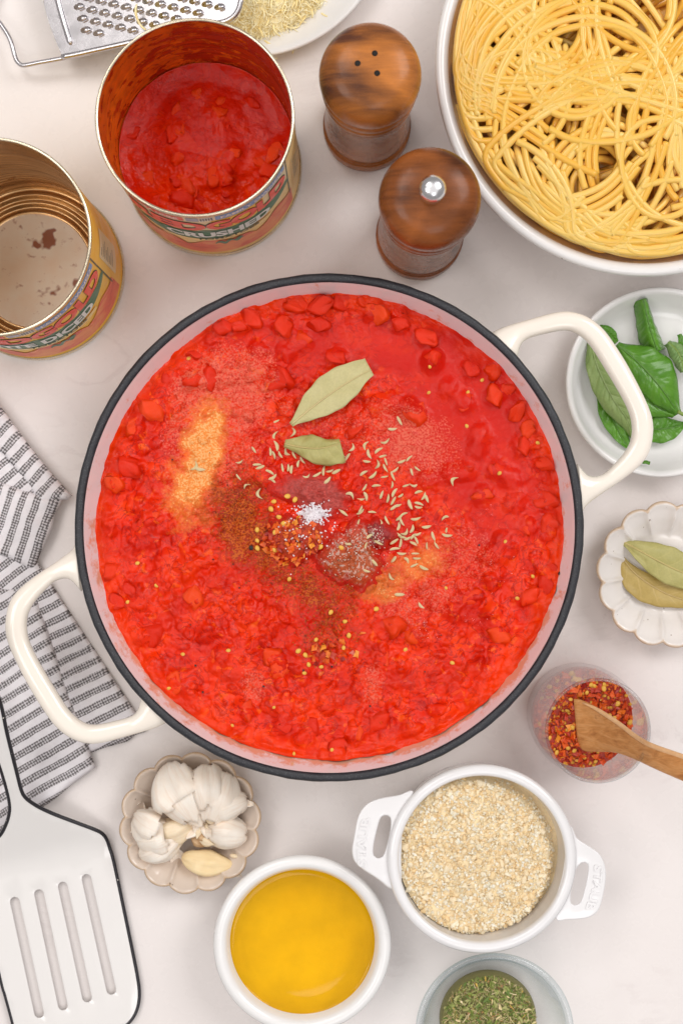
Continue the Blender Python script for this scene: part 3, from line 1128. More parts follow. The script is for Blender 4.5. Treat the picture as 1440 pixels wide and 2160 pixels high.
def strand_path(L, p0, head, k0, wander):
    n = int(L / 0.0016)
    p = np.array(p0, float)
    a = head
    k = k0
    out = []
    for i in range(n):
        out.append(p.copy())
        k += rs.normal() * wander - (k - k0) * 0.01
        q = p + 0.0016 * np.array([math.cos(a), math.sin(a)])
        d = np.hypot(*q)
        if d > RI - 0.006:
            # slide along the wall of the bowl
            tang = math.atan2(q[1], q[0]) + PI / 2
            if math.cos(a - tang) < 0:
                tang += PI
            da = (tang - a + PI) % (2 * PI) - PI
            a += da * 0.35
            inward = math.atan2(-q[1], -q[0])
            da = (inward - a + PI) % (2 * PI) - PI
            a += da * 0.06
            q = p + 0.0016 * np.array([math.cos(a), math.sin(a)])
            if np.hypot(*q) > RI - .0035:
                q *= (RI - .0035) / np.hypot(*q)
        a += k * 0.0016
        p = q
    return np.array(out)


def lay(xy, lift=0.0):
    """drop a strand on what lies there already"""
    ii = np.clip(np.round(xy[:, 0] / G + gn / 2).astype(int), 2, gn - 3)
    jj = np.clip(np.round(xy[:, 1] / G + gn / 2).astype(int), 2, gn - 3)
    h = hm[ii, jj]
    for d in (-1, 1):
        h = np.maximum(h, np.maximum(hm[ii + d, jj], hm[ii, jj + d]))
    w = 4
    hp = np.pad(h, w, mode='edge')
    mx = np.max(np.stack([hp[i:i + len(h)] for i in range(2 * w + 1)]), 0)
    mx = np.pad(mx, 6, mode='edge')
    mx = np.convolve(mx, np.ones(13) / 13, 'valid')
    z = mx + SRAD * 0.80
    lim = 0.069 - 0.015 * (np.hypot(xy[:, 0], xy[:, 1]) / RI) ** 2
    z = np.where(z > lim, lim + (z - lim) * 0.25, z)
    for di in range(-2, 3):
        for dj in range(-2, 3):
            q = SRAD ** 2 - (di * di + dj * dj) * G * G
            if q >= 0:
                np.maximum.at(hm, (ii + di, jj + dj), z + math.sqrt(q))
    return z


pieces = []
random.seed(9)
for k in range(76):
    # bundles: several strands running side by side
    L = rs.uniform(0.10, 0.24)
    a0 = rs.uniform(0, 2 * PI)
    r0 = RI * math.sqrt(rs.uniform(0, .85))
    # more often in the part of the bowl the camera sees
    if k % 4:
        a0 = rs.uniform(PI * .80, PI * 1.75)
    curl = rs.choice([-1, 1]) * rs.choice([4, 9, 16, 24, 36])
    path = strand_path(L, (r0 * math.cos(a0), r0 * math.sin(a0)), rs.uniform(0, 2 * PI), curl, 1.0)
    nb_ = int(rs.choice([2, 3, 4, 5, 6])) if k < 54 else int(rs.choice([1, 1, 2, 2]))
    T = np.gradient(path, axis=0)
    T /= np.linalg.norm(T, axis=1)[:, None] + 1e-9
    Nn = np.stack([-T[:, 1], T[:, 0]], 1)
    for b in range(nb_):
        s0 = int(rs.integers(0, max(1, len(path) // 5)))
        e0 = len(path) - int(rs.integers(0, max(1, len(path) // 5)))
        off = (b - nb_ / 2) * SRAD * 2.05
        wig = SRAD * 1.3 * (vnoise(np.arange(len(path)) * 0.05 + k * 7.7, np.full(len(path), b * 3.3)) - .5) * 2
        q = path + Nn * (off + wig)[:, None]
        rad = np.hypot(q[:, 0], q[:, 1])
        q *= np.minimum(1, (RI - .0028) / np.maximum(rad, 1e-9))[:, None]
        q = q[s0:e0]
        # smooth kinks on the inside of tight turns
        for _ in range(3):
            q[1:-1] = (q[:-2] + 2 * q[1:-1] + q[2:]) / 4
        pieces.append(q)
for q in pieces:
    z = lay(q)
    V, F = tube(np.column_stack([q[:, 0] + cb[0], q[:, 1] + cb[1], z]), SRAD * rs.uniform(.92, 1.08), 7)
    add('strand', V, F, M['pasta'], sp)
print('strands', len(pieces), 'max', hm.max())
# ------------------------------------------------------------------ side plate, grated cheese, grater
def circ3(p, q, r):
    ax, ay = p
    bx, by = q
    cx, cy = r
    d = 2 * (ax * (by - cy) + bx * (cy - ay) + cx * (ay - by))
    ux = ((ax * ax + ay * ay) * (by - cy) + (bx * bx + by * by) * (cy - ay) + (cx * cx + cy * cy) * (ay - by)) / d
    uy = ((ax * ax + ay * ay) * (cx - bx) + (bx * bx + by * by) * (ax - cx) + (cx * cx + cy * cy) * (bx - ax)) / d
    return ux, uy, math.hypot(ax - ux, ay - uy)


M['china'] = white_ceramic('white_china', (0.84, 0.83, 0.82), 0.10, False)
PZ = 0.016
ux, uy, ur = circ3((762, 0), (697, 64), (584, 114))
cpl = P(ux, uy, PZ)
cpl[2] = 0
RP = PX(ur, PZ)
plate = thing('cheese_plate', 'white china plate under the grater with grated cheese on it', 'plate', cpl)
V, F = lathe([(0, .003), (RP * .55, .003), (RP * .60, 0.0002), (RP * .66, 0.001), (RP * .9, 0.0095), (RP - .001, PZ - .0025), (RP, PZ - .001), (RP - .0006, PZ), (RP - .002, PZ + .0002), (RP * .93, PZ - .003), (RP * .72, .0075), (RP * .62, .005), (0, .005)], 160, cpl)
add('dish', V, F, M['china'], plate)


def cheese_mat():
    t = NT('grated_cheese')
    v = t.coord()
    oi = t.n('ShaderNodeObjectInfo').outputs['Random']
    base = t.ramp(t.math('ADD', t.math('MULTIPLY', t.noise(v, 260, 3), .6), t.math('MULTIPLY', oi, .4)), [(0.25, (0.98, 0.77, 0.33)), (0.5, (0.99, 0.86, 0.47)), (0.75, (0.99, 0.93, 0.67))])
    return t.done(base, 0.5, spec=0.25)


M['cheese'] = cheese_mat()
cc = P(480, -40, 0.02)


def heap_h(x, y):
    u, v = (x - cc[0]) / 0.056, (y - cc[1]) / 0.033
    return 0.0055 + 0.018 * np.clip(1 - u * u - v * v, 0, 1) ** .7


hx, hy = np.meshgrid(np.linspace(-0.057, .057, 70), np.linspace(-.034, .034, 46), indexing='ij')
hz = heap_h(hx + cc[0], hy + cc[1]) + (fbm(hx * 400 + 50, hy * 400 + 50, 4) - .5) * .0035 + .0012
kk = np.maximum(1, np.hypot(hx / .0575, hy / .0345))
hx, hy = hx / kk, hy / kk
V = np.stack([(hx + cc[0]).ravel(), (hy + cc[1]).ravel(), hz.ravel()], 1)
ch = add('grated_cheese', V, grid_faces(70, 46), M['cheese'], at=(cc[0], cc[1], 0.006))
tag(ch, 'fluffy heap of finely grated pale yellow cheese on the china plate', 'grated cheese')
rs = np.random.default_rng(3)


def shred(L, w, s):
    r = np.random.default_rng(s)
    n = 7
    a = r.uniform(-1, 1) * 1.2
    t = np.linspace(-.5, .5, n)
    p = np.stack([t * L, a * L * (t ** 2 - .08), L * .18 * r.uniform(-1, 1) * np.sin(t * 5)], 1)
    return tube(p, w * (1 - 1.2 * t ** 2), 5, flat=0.55)


def shred_at(V, x, y, z, tilt=.5):
    return V @ rotm(rs.uniform(-tilt, tilt), rs.uniform(-tilt, tilt), rs.uniform(0, 6.3)).T + np.array([x, y, z])


mb = MB()
for k in range(4200):
    a, r = rs.uniform(0, 2 * PI), math.sqrt(rs.uniform(0, 1.0))
    x, y = cc[0] + r * math.cos(a) * .060, cc[1] + r * math.sin(a) * .0365
    V, F = shred(rs.uniform(.003, .0105), rs.uniform(.00018, .00040), k)
    mb.add(shred_at(V, x, y, heap_h(x, y) + rs.uniform(.0004, .0026)), F)
tag(add('loose_shreds', *mb.out(), M['cheese'], ch), kind='stuff')
SH = [mesh('shred', *shred(.011, .0006, 900 + k), M['cheese']) for k in range(8)]
for k in range(170):
    a, r = rs.uniform(-2.4, .3), math.sqrt(rs.uniform(0, 1.15))
    x, y = cc[0] + r * math.cos(a) * .059, cc[1] + r * math.sin(a) * .036
    inst('shred', SH[k % 8], (x, y, heap_h(x, y) + rs.uniform(.0018, .0034)), (rs.uniform(-.4, .4), rs.uniform(-.4, .4), rs.uniform(0, 6.3)), rs.uniform(.7, 1.25), ch)

M['steel'] = plain('brushed_steel', (0.66, 0.64, 0.66), (0.58, 0.565, 0.585), 0.26, 60, 700, 0.05, 0.0002, metal=1.0, rvar=.03)
g0 = np.array([132.0, 120.0])
e1 = np.array([0.977, -0.215])
e2 = np.array([-0.215, -0.977])


def gz(s):
    return 0.018 + 0.022 * np.clip(s / 380.0, -.4, 1.2)


def GP(s, w, dz=0.0):
    q = g0 + e1 * s + e2 * w
    z = float(gz(s)) + dz
    return P(q[0], q[1], z)


def gp_many(sw, dz=0.0):
    return np.array([GP(s, w, dz) for s, w in sw])


gr = thing('cheese_grater', 'flat steel hand grater with rows of raised teeth and wire handle', 'grater', GP(150, 100))
L_, W_ = 392.0, 236.0
out = [(0, 4)] + [(x, 2) for x in np.linspace(30, L_ - 52, 8)]
out += [(L_ - 45 + 43 * math.sin(a), 45 - 43 * math.cos(a)) for a in np.linspace(0.1, PI / 2, 9)]
out += [(L_ - 45 + 43 * math.cos(a), W_ - 45 + 43 * math.sin(a)) for a in np.linspace(0, PI / 2, 10)]
out += [(x, W_ - 2) for x in np.linspace(L_ - 60, 40, 7)]
out += [(0 - 14 * math.sin(PI * q), W_ * (1 - q) + 2 * q) for q in np.linspace(0, .97, 14)]
va, vb = np.array([26.4, 6.2]), np.array([7.1, 24.6])
ov = []
teeth = []
for i in range(-2, 16):
    for j in range(-3, 12):
        q = np.array([140.0, 8.0]) + i * np.array([26.4, 6.2]) + j * np.array([7.1, 24.6]) * np.array([1, 1]) - np.array([0, 0])
        d = q - g0
        s, w = d @ e1, d @ e2
        if 22 < s < L_ - 24 and 22 < w < W_ - 18 and not (s < 44):
            teeth.append((s, w))
holes = []
for (s, w) in teeth:
    holes.append([(s - 2.5 + 8.5 * math.cos(a), w + 6.5 * math.sin(a)) for a in np.linspace(0, 2 * PI, 12, endpoint=False)])
V, F = slab(out, holes, lambda v: gp_many(v, 0.0004), lambda v: gp_many(v, -0.0004))
add('plate', V, F, M['steel'], gr, smooth=False)
dome_n, dome_m = 9, 7
for (s, w) in teeth:
    V = []
    for i in range(dome_n):
        a = PI * i / (dome_n - 1)
        for j in range(dome_m):
            # a scoop that rises to the right and stays open to the left
            b = (j / (dome_m - 1)) * 1.95 * PI / 2 * 0.72
            rx = 0.5 + 12.5 * math.sin(b)
            rad = 8.0 * math.cos(b * 0.80)
            V.append(GP(s + rx - 1, w + rad * math.cos(a), 0.0004 + 0.00042 * rad * math.sin(a)))
    add('tooth', V, grid_faces(dome_n, dome_m), M['steel'], gr)
# the raised bead beside the handle and the bent rim of the plate
bead = [GP(s, w, .0005) for s, w in spline([(24, 20), (20, 60), (17, 110), (17, 170), (20, 214)], 26)]
add('bead', *tube(bead, np.array([.0006] + [.0018] * 24 + [.0006]), 10, flat=.8), M['steel'], gr)
rim = [(-1, 0)] + [(x, -1) for x in np.linspace(30, L_ - 52, 8)] + [(L_ - 45 + 46 * math.sin(a), 45 - 46 * math.cos(a)) for a in np.linspace(0.1, PI / 2, 9)] + [(L_ - 45 + 46 * math.cos(a), W_ - 45 + 46 * math.sin(a)) for a in np.linspace(0.05, PI / 2, 9)] + [(x, W_ + 1) for x in np.linspace(L_ - 60, 0, 7)]
add('rolled_rim', *tube([GP(s, w, .0003) for s, w in spline(rim, 110)], .0016, 10), M['steel'], gr)
wire = [(60, -4), (0, -3), (-50, -1), (-82, 0), (-92, 6), (-97, 20), (-100, 60), (-112, 95), (-128, 125), (-128, 150), (-112, 175), (-98, 210), (-94, 228), (-82, 236), (-40, 238), (50, W_ + 3)]
add('wire_handle', *tube([GP(s, w, -.0006) for s, w in spline(wire, 110)], .00135, 10), M['steel'], gr)
V, F = shred(.012, .0006, 77)
inst('shred', SH[2], P(292, 38, .0345), (0, 0, 1.9), 1.3, ch)

# ------------------------------------------------------------------ leaves
def leaf_mat(name, dark, light, vein, back=None, rough=0.4, veins=8.0, slant=1.4, quilt=0.5, spots=0.0, vw=0.5):
    t = NT(name)
    uv = t.n('ShaderNodeUVMap', uv_map='uv').outputs[0]
    v = t.coord()
    sx = t.n('ShaderNodeSeparateXYZ')
    t.l(uv, sx.inputs[0])
    au = t.math('ABSOLUTE', sx.outputs[0])
    base = t.ramp(t.noise(v, 70, 5), [(0.3, dark), (0.7, light)])
    fine = t.noise(v, 900, 3)
    base = t.mix(0.35, base, t.ramp(fine, [(0.3, .75), (0.7, 1.1)]), 'MULTIPLY')
    ph = t.math('SUBTRACT', t.math('MULTIPLY', sx.outputs[1], veins), t.math('MULTIPLY', t.math('POWER', au, 0.8), slant))
    ph = t.math('ADD', ph, t.math('MULTIPLY', t.noise(v, 60, 2), 0.5))
    ph = t.math('ABSOLUTE', t.math('SUBTRACT', t.math('FRACT', ph), 0.5))
    side = t.ramp(ph, [(0.0, 1.0), (0.07, 0.0)])
    side = t.math('MULTIPLY', side, t.ramp(au, [(0.0, vw), (0.85, vw * .3), (1.0, 0)]))
    mid = t.ramp(au, [(0.02, 1.0), (0.06, 0.0)])
    f = t.math('MAXIMUM', side, t.math('MULTIPLY', mid, 0.85))
    base = t.mix(f, base, vein)
    if spots:
        s = t.ramp(t.noise(v, 260, 4, .7), [(0.70, 0.0), (0.78, spots)])
        base = t.mix(s, base, (0.22, 0.13, 0.06))
    b = t.bump(t.ramp(ph, [(0.0, 0.0), (0.3, 1.0)]), quilt, 0.0009)
    b = t.bump(fine, 0.15, 0.0003, b)
    return t.done(base, rough, b, 0.4, sss=None)


M['basil'] = leaf_mat('basil_leaf', (0.060, 0.20, 0.012), (0.12, 0.31, 0.028), (0.18, 0.36, 0.06), rough=0.27, quilt=.25, vw=.3)
M['basil_back'] = leaf_mat('basil_leaf_underside', (0.17, 0.26, 0.065), (0.26, 0.35, 0.12), (0.34, 0.42, 0.18), rough=0.5)
M['basil_pale'] = leaf_mat('pale_basil_leaf', (0.16, 0.30, 0.09), (0.26, 0.40, 0.15), (0.42, 0.48, 0.22), rough=0.5)
M['bay'] = leaf_mat('bay_leaf', (0.36, 0.33, 0.10), (0.46, 0.42, 0.16), (0.60, 0.50, 0.20), rough=0.45, veins=6, slant=1.0, quilt=.15, spots=.7, vw=.35)
M['bay_light'] = leaf_mat('dry_bay_leaf', (0.50, 0.45, 0.20), (0.58, 0.53, 0.27), (0.68, 0.56, 0.26), rough=0.5, veins=6, slant=1.0, quilt=.12, spots=.6, vw=.25)
M['bay_brown'] = leaf_mat('brown_bay_leaf', (0.40, 0.28, 0.07), (0.48, 0.35, 0.11), (0.60, 0.45, 0.20), rough=0.45, veins=5, slant=1.0, quilt=.15, vw=.6)


def leaf(mid, wl, wr, n=40, m=17, cup=0.0, quilt=0.0008, wav=0.0014, s=0, veins=7, tipz=0.0):
    """blade along a midrib of (px, py, z); half widths in pixels left and right of it"""
    C = spline(mid, n)
    W = np.array([P(*q) for q in C])
    t = np.linspace(0, 1, n)
    wl = np.interp(t, np.linspace(0, 1, len(wl)), wl) if len(wl) < 8 else wl
    wl_ = spline(np.column_stack([np.linspace(0, 1, len(wl)), wl]), n)[:, 1] if False else wl
    wr = np.interp(t, np.linspace(0, 1, len(wr)), wr)
    ker = np.array([1, 2, 3, 2, 1]) / 9
    for _ in range(5):
        wl = np.convolve(np.pad(wl, 2, mode='edge'), ker, 'valid')
        wr = np.convolve(np.pad(wr, 2, mode='edge'), ker, 'valid')
    wl, wr = wl * PX(1.06, .02), wr * PX(1.06, .02)
    T = np.gradient(W[:, :2], axis=0)
    T /= np.linalg.norm(T, axis=1)[:, None]
    Nn = np.stack([-T[:, 1], T[:, 0]], 1)
    u = np.linspace(-1, 1, m)
    V = []
    UV = []
    for i in range(n):
        for a in u:
            w = (wl[i] if a > 0 else wr[i]) * a
            w *= 1 + 0.022 * math.sin(t[i] * 31 + s + (2 if a > 0 else 0)) * abs(a)
            xy = W[i, :2] + Nn[i] * w
            z = W[i, 2] - cup * a * a + quilt * abs(math.sin((t[i] * veins - .6 * abs(a)) * PI)) * (1 - a * a) * min(1, 3 * abs(a)) - 0.0004 * math.exp(-(a / .1) ** 2)
            z += wav * (vnoise(t[i] * 7 + s * 3, a * 2 + s) - .5) * 2 * abs(a)
            V.append((xy[0], xy[1], z))
            UV.append((a, t[i]))
    return np.array(V), grid_faces(n, m), UV


def add_leaf(name, mat, label, cat, mid, wl, wr, group=None, th=0.00035, stem=None, **kw):
    V, F, UV = leaf(mid, wl, wr, **kw)
    base = V.mean(0)
    o = add(name, V, F, mat, at=base, uv=UV)
    mod_solid(o, th)
    tag(o, label, cat, group)
    if stem is not None:
        p, r = stem
        add('stem', *tube([P(*q) for q in spline(p, 12)], r, 7), M['stem'], o)
    # the midrib stands proud of the blade
    C = spline(mid, 30)
    W = np.array([P(*q) for q in C])
    W[:, 2] += 0.00018
    add('midrib', *tube(W, np.linspace(.00055, .0002, 30), 6), M['rib_' + mat.name] if 'rib_' + mat.name in M else M['stem'], o)
    return o


M['stem'] = plain('green_stem', (0.24, 0.34, 0.07), (0.18, 0.27, 0.05), 0.4, 200)
for k, c in (('bay_leaf', (0.56, 0.46, 0.18)), ('dry_bay_leaf', (0.64, 0.53, 0.26)), ('brown_bay_leaf', (0.56, 0.42, 0.18)), ('basil_leaf', (0.10, 0.24, 0.035)), ('basil_leaf_underside', (0.27, 0.36, 0.13))):
    M['rib_' + k] = plain('rib_of_' + k, c, rough=0.45, scale=200)

# basil plate
BPZ = 0.019
cbp = P(1393, 806, BPZ)
cbp[2] = 0
RBp = PX(201, BPZ)
bpl = thing('basil_plate', 'small round white plate of fresh basil beside the pan handle', 'plate', cbp)
V, F = lathe([(0, .0022), (RBp * .6, .0022), (RBp * .66, .0002), (RBp * .74, .0008), (RBp * .92, .010), (RBp - .0006, BPZ - .002), (RBp, BPZ - .0008), (RBp - .0008, BPZ + .0002), (RBp - .0025, BPZ + .0002), (RBp - .0042, BPZ - .0016), (RBp * .86, .0095), (RBp * .78, .0058), (RBp * .70, .0045), (0, .0042)], 150, cbp)
add('dish', V, F, M['china'], bpl)
G_ = 'basil leaves on the small white plate'
add_leaf('basil_leaf', M['basil'], 'dark green basil leaf tucked under the pale leaf left of the pile', 'basil leaf', [(1262, 800, .009), (1285, 870, .009), (1315, 930, .008), (1334, 948, .008)], [0, 20, 26, 20, 2], [0, 18, 24, 16, 2], G_, s=2)
add_leaf('basil_leaf', M['basil_back'], 'basil leaf lying underside up seen through the pan handle', 'basil leaf', [(1244, 716, .012), (1258, 770, .015), (1288, 835, .016), (1322, 885, .014), (1338, 925, .011)], [0, 32, 36, 26, 4], [2, 24, 27, 22, 3], G_, s=1, cup=.002)
add_leaf('basil_leaf', M['basil'], 'small basil leaf end poking out above the pan handle', 'basil leaf', [(1262, 690, .010), (1278, 700, .011), (1300, 722, .011)], [4, 14, 13, 4], [4, 12, 12, 4], G_, s=4)
add_leaf('basil_leaf', M['basil'], 'basil leaf at the bottom of the pile pointing right', 'basil leaf', [(1340, 905, .008), (1375, 906, .011), (1415, 902, .011), (1446, 893, .009)], [4, 24, 27, 18, 1], [4, 24, 30, 22, 1], G_, s=5)
add_leaf('basil_leaf', M['basil'], 'broad basil leaf under the top one in the middle of the pile', 'basil leaf', [(1296, 740, .010), (1330, 800, .0145), (1370, 850, .016), (1422, 874, .014)], [2, 26, 36, 32, 5], [4, 30, 36, 24, 4], G_, s=6, cup=.002)
add_leaf('basil_leaf', M['basil'], 'largest glossy basil leaf on top of the pile', 'basil leaf', [(1300, 727, .0165), (1345, 765, .021), (1390, 815, .022), (1430, 872, .0165)], [3, 40, 56, 36, 4], [2, 22, 34, 30, 4], G_, s=3, cup=.003, quilt=.0009, stem=([(1428, 868, .017), (1445, 876, .017), (1470, 880, .016)], .0011))
add_leaf('basil_leaf', M['basil'], 'rolled basil leaf standing out at the top of the plate', 'basil leaf', [(1355, 630, .020), (1362, 660, .019), (1372, 700, .018), (1386, 742, .015)], [15, 17, 20, 22, 24], [13, 15, 19, 22, 14], G_, s=7, cup=.010, quilt=.0008)
add_leaf('basil_leaf', M['basil_pale'], 'pale young basil leaf between the rolled leaf and the edge', 'basil leaf', [(1408, 722, .017), (1425, 738, .020), (1436, 760, .021), (1440, 785, .019)], [5, 18, 18, 12, 3], [5, 14, 16, 12, 3], G_, s=8, quilt=.0018, cup=.003)
add_leaf('basil_leaf', M['basil'], 'basil leaf at the right frame edge above the top leaf', 'basil leaf', [(1432, 705, .013), (1445, 740, .015), (1458, 790, .014)], [3, 14, 16, 5], [3, 14, 16, 5], G_, s=9)
V, F, UV = leaf([(1354, 975, .0166), (1361, 975, .0168), (1370, 977, .0166)], [3, 3.5, 3], [3, 3.5, 3], n=6, m=5, quilt=0)
o = add('basil_scrap', V, F, M['basil'], at=V.mean(0), uv=UV)
mod_solid(o, .0004)
tag(o, 'tiny torn scrap of basil on the rim of the plate', 'basil scrap')

# ------------------------------------------------------------------ scalloped dishes
def scallop_mat(name, c, edge, speck):
    t = NT(name)
    v = t.coord()
    base = t.ramp(t.noise(v, 40, 5), [(0.3, tuple(x * .93 for x in c)), (0.7, c)])
    a = t.attr('edge')
    f = t.ramp(t.math('ADD', a, t.math('MULTIPLY', t.math('SUBTRACT', t.noise(v, 140, 4, .6), .5), 0.9)), [(0.45, 0.0), (0.95, 0.9)])
    base = t.mix(f, base, edge)
    s = t.ramp(t.noise(v, 330, 1), [(0.765, 0.0), (0.785, .9)])
    base = t.mix(s, base, speck)
    return t.done(base, 0.13, t.bump(t.noise(v, 150, 4), .12, .0006), 0.5, coat=.35)


M['scallop_beige'] = scallop_mat('beige_glaze', (0.68, 0.575, 0.49), (0.52, 0.36, 0.22), (0.12, 0.07, 0.04))
M['scallop_white'] = scallop_mat('white_glaze', (0.83, 0.785, 0.75), (0.60, 0.43, 0.28), (0.25, 0.17, 0.12))


def scalloped(name, label, px_, py_, rp, zr, lobes, ph, mat):
    c = P(px_, py_, zr)
    c[2] = 0
    R = PX(rp, zr)
    prof = [(0.0, .0042), (.30, .0042), (.48, .0044), (.53, .0048), (.57, .0058), (.62, .0078), (.68, .0102), (.74, .0125), (.80, .0145), (.86, .0160), (.91, .0172), (.945, zr - .0003), (.965, zr), (.985, zr - .0002), (1.0, zr - .0012), (.99, zr - .0032), (.92, zr - .0060), (.80, .0085), (.66, .0035), (.60, .0008), (.56, .0005), (.3, .0014), (0, .0014)]
    n = lobes * 18

    def f(r, z, th, i):
        s = np.abs(np.sin((th + ph) * lobes / 2))
        w = np.clip((r - .50) / .45, 0, 1)
        rr = r * (1 - 0.075 * w ** 1.3 * (1 - s ** .8))
        top = i <= 13
        zz = z + (0.0019 * np.clip((r - .52) / .12, 0, 1) * np.clip((1.02 - r) / .2, 0, 1) * (np.exp(-(s / .28) ** 2) * 1.0 - .35 * s) if top else 0)
        return rr * R, zz
    V, F = lathe(prof, n, c, f)
    e = np.zeros(len(V))
    d = np.hypot(V[:, 0] - c[0], V[:, 1] - c[1]) / R
    th = np.arctan2(V[:, 1] - c[1], V[:, 0] - c[0])
    s = np.abs(np.sin((th + ph) * lobes / 2))
    lim = 1 - 0.075 * (1 - s ** .8)
    e = np.clip((d / lim - .925) / .06, 0, 1) + 0.42 * np.exp(-(s / .22) ** 2) * np.clip((d - .55) / .1, 0, 1)
    e += .25 * np.exp(-((d - .55) / .035) ** 2)
    o = add(name, V, F, mat, at=c, attrs=dict(edge=np.clip(e, 0, 1)))
    tag(o, label, 'dish', 'small scalloped dishes')
    return o, c, R


dish1, cd1, Rd1 = scalloped('scalloped_dish', 'beige scalloped dish holding a broken garlic bulb', 401, 1737, 151, .019, 14, .1, M['scallop_beige'])
dish2, cd2, Rd2 = scalloped('scalloped_dish', 'white scalloped dish holding two bay leaves at the right edge', 1412, 1212, 156, .019, 14, .33, M['scallop_white'])
G_ = 'bay leaves'
add_leaf('bay_leaf', M['bay_brown'], 'brownish bay leaf lying underneath on the white scalloped dish', 'bay leaf', [(1312, 1178, .007), (1345, 1215, .008), (1400, 1250, .009), (1470, 1275, .009)], [2, 14, 22, 26, 10], [6, 40, 38, 22, 8], G_, quilt=.0002, veins=5, s=1)
add_leaf('bay_leaf', M['bay'], 'olive green bay leaf on top on the white scalloped dish', 'bay leaf', [(1311, 1142, .0105), (1345, 1160, .0135), (1400, 1190, .0145), (1450, 1213, .013), (1490, 1230, .011)], [2, 26, 40, 38, 10], [2, 22, 34, 34, 10], G_, quilt=.0003, veins=5, s=2, cup=.001)
add_leaf('bay_leaf', M['bay_light'], 'long dry bay leaf floating on the tomato sauce', 'bay leaf', [(614, 896, .0535), (660, 858, .0545), (710, 822, .0555), (750, 797, .0550), (782, 780, .054)], [1, 26, 39, 37, 23], [1, 24, 36, 30, 8], G_, quilt=.0002, veins=6, s=3)
add_leaf('bay_leaf', M['bay'], 'short broken bay leaf half sunk in the tomato sauce', 'bay leaf', [(600, 936, .0512), (640, 944, .0535), (680, 945, .0545), (718, 935, .0540)], [6, 22, 28, 16, 8], [6, 12, 28, 36, 38], G_, quilt=.0002, veins=4, s=4, cup=.0016)

# ------------------------------------------------------------------ garlic
def garlic_mat(name, c1, c2, line, lf, rough=.45, sss=.12):
    t = NT(name)
    uv = t.n('ShaderNodeUVMap', uv_map='uv').outputs[0]
    v = t.coord()
    st = t.noise(t.map(uv, scale=(34, 2.2, 1)), 1.0, 4, .6)
    base = t.ramp(t.noise(v, 90, 4), [(0.3, c2), (0.7, c1)])
    base = t.mix(t.ramp(st, [(0.50, 0.0), (0.66, lf)]), base, line)
    return t.done(base, rough, t.bump(st, .4, .0006), .35, sss=(sss, (1, .75, .5), .003))


M['garlic_skin'] = garlic_mat('garlic_skin', (0.94, 0.875, 0.775), (0.92, 0.80, 0.67), (0.80, 0.62, 0.48), .5)
M['garlic_clove'] = garlic_mat('garlic_clove', (0.86, 0.74, 0.56), (0.82, 0.67, 0.46), (0.72, 0.52, 0.32), .35, .35)
M['garlic_peeled'] = garlic_mat('peeled_clove', (0.87, 0.72, 0.45), (0.83, 0.64, 0.36), (0.78, 0.56, 0.30), .3, .3)
M['garlic_root'] = plain('garlic_root', (0.66, 0.46, 0.27), (0.42, 0.24, 0.11), .7, 240, 900, .5, .0006)


def clove(cx, cy, z, a, b, h, ang, tip=.55, s=0, tilt=0.0, ridge=.05, nu=40, nv=26, scale=1.0, keep=None, flatn=0.0):
    """clove centred on pixel (cx, cy) at height z; half lengths in m; ang = direction of its tip (deg, picture)"""
    V = []
    UV = []
    for i in range(nv + 1):
        x = -math.cos(PI * i / nv)
        rad = math.sqrt(max(0, 1 - x * x))
        if x > 0:
            rad *= 1 - tip * x ** 1.4
        for j in range(nu + 1):
            p = 2 * PI * j / nu
            y, q = math.cos(p), math.sin(p)
            r = rad * (1 - .16 * abs(math.sin(p * 1.5 + s * 1.3)) ** .7 + .06 + ridge * math.sin(p * 3 + s) + ridge * .6 * math.sin(p * 7 + s * 2 + x) + .16 * (vnoise(x * 2.2 + s * 5, p * 1.6 + s) - .5) + .05 * (vnoise(x * 7 + s * 5, p * 5 + s) - .5))
            zz = q * r * h
            if q < 0:
                zz *= .8
            V.append((a * x, b * y * r + .12 * b * x * x, zz + .15 * h * (1 - x * x)))
            UV.append((j / nu, i / nv))
    V = np.array(V) * scale
    V = V @ rotm(0, -tilt, math.radians(-ang)).T + P(cx, cy, z)
    F = grid_faces(nv + 1, nu + 1)
    if keep is not None:
        U = np.array(UV)
        ok = []
        for f in F:
            u, v = U[list(f)].mean(0)
            if keep(u, v):
                ok.append(f)
        F = ok
        used = sorted({k for f in F for k in f})
        mp = {k: i for i, k in enumerate(used)}
        V = V[used]
        UV = [UV[k] for k in used]
        F = [tuple(mp[k] for k in f) for f in F]
    return V, F, UV


def gpart(name, mat, parent, *a, thick=0, **k):
    V, F, UV = clove(*a, **k)
    o = add(name, V, F, mat, parent, uv=UV)
    if thick:
        mod_solid(o, thick)
    return o


def torn(s, lo, hi, top=True, u0=.0, u1=.55):
    def f(u, v):
        n = vnoise(u * 14 + s, v * 6 + s * 2) * .12 + vnoise(u * 40 + s, v * 17) * .05
        return u0 - .02 + n * .3 < u < u1 + n and lo + n < v < hi + n * .9
    return f


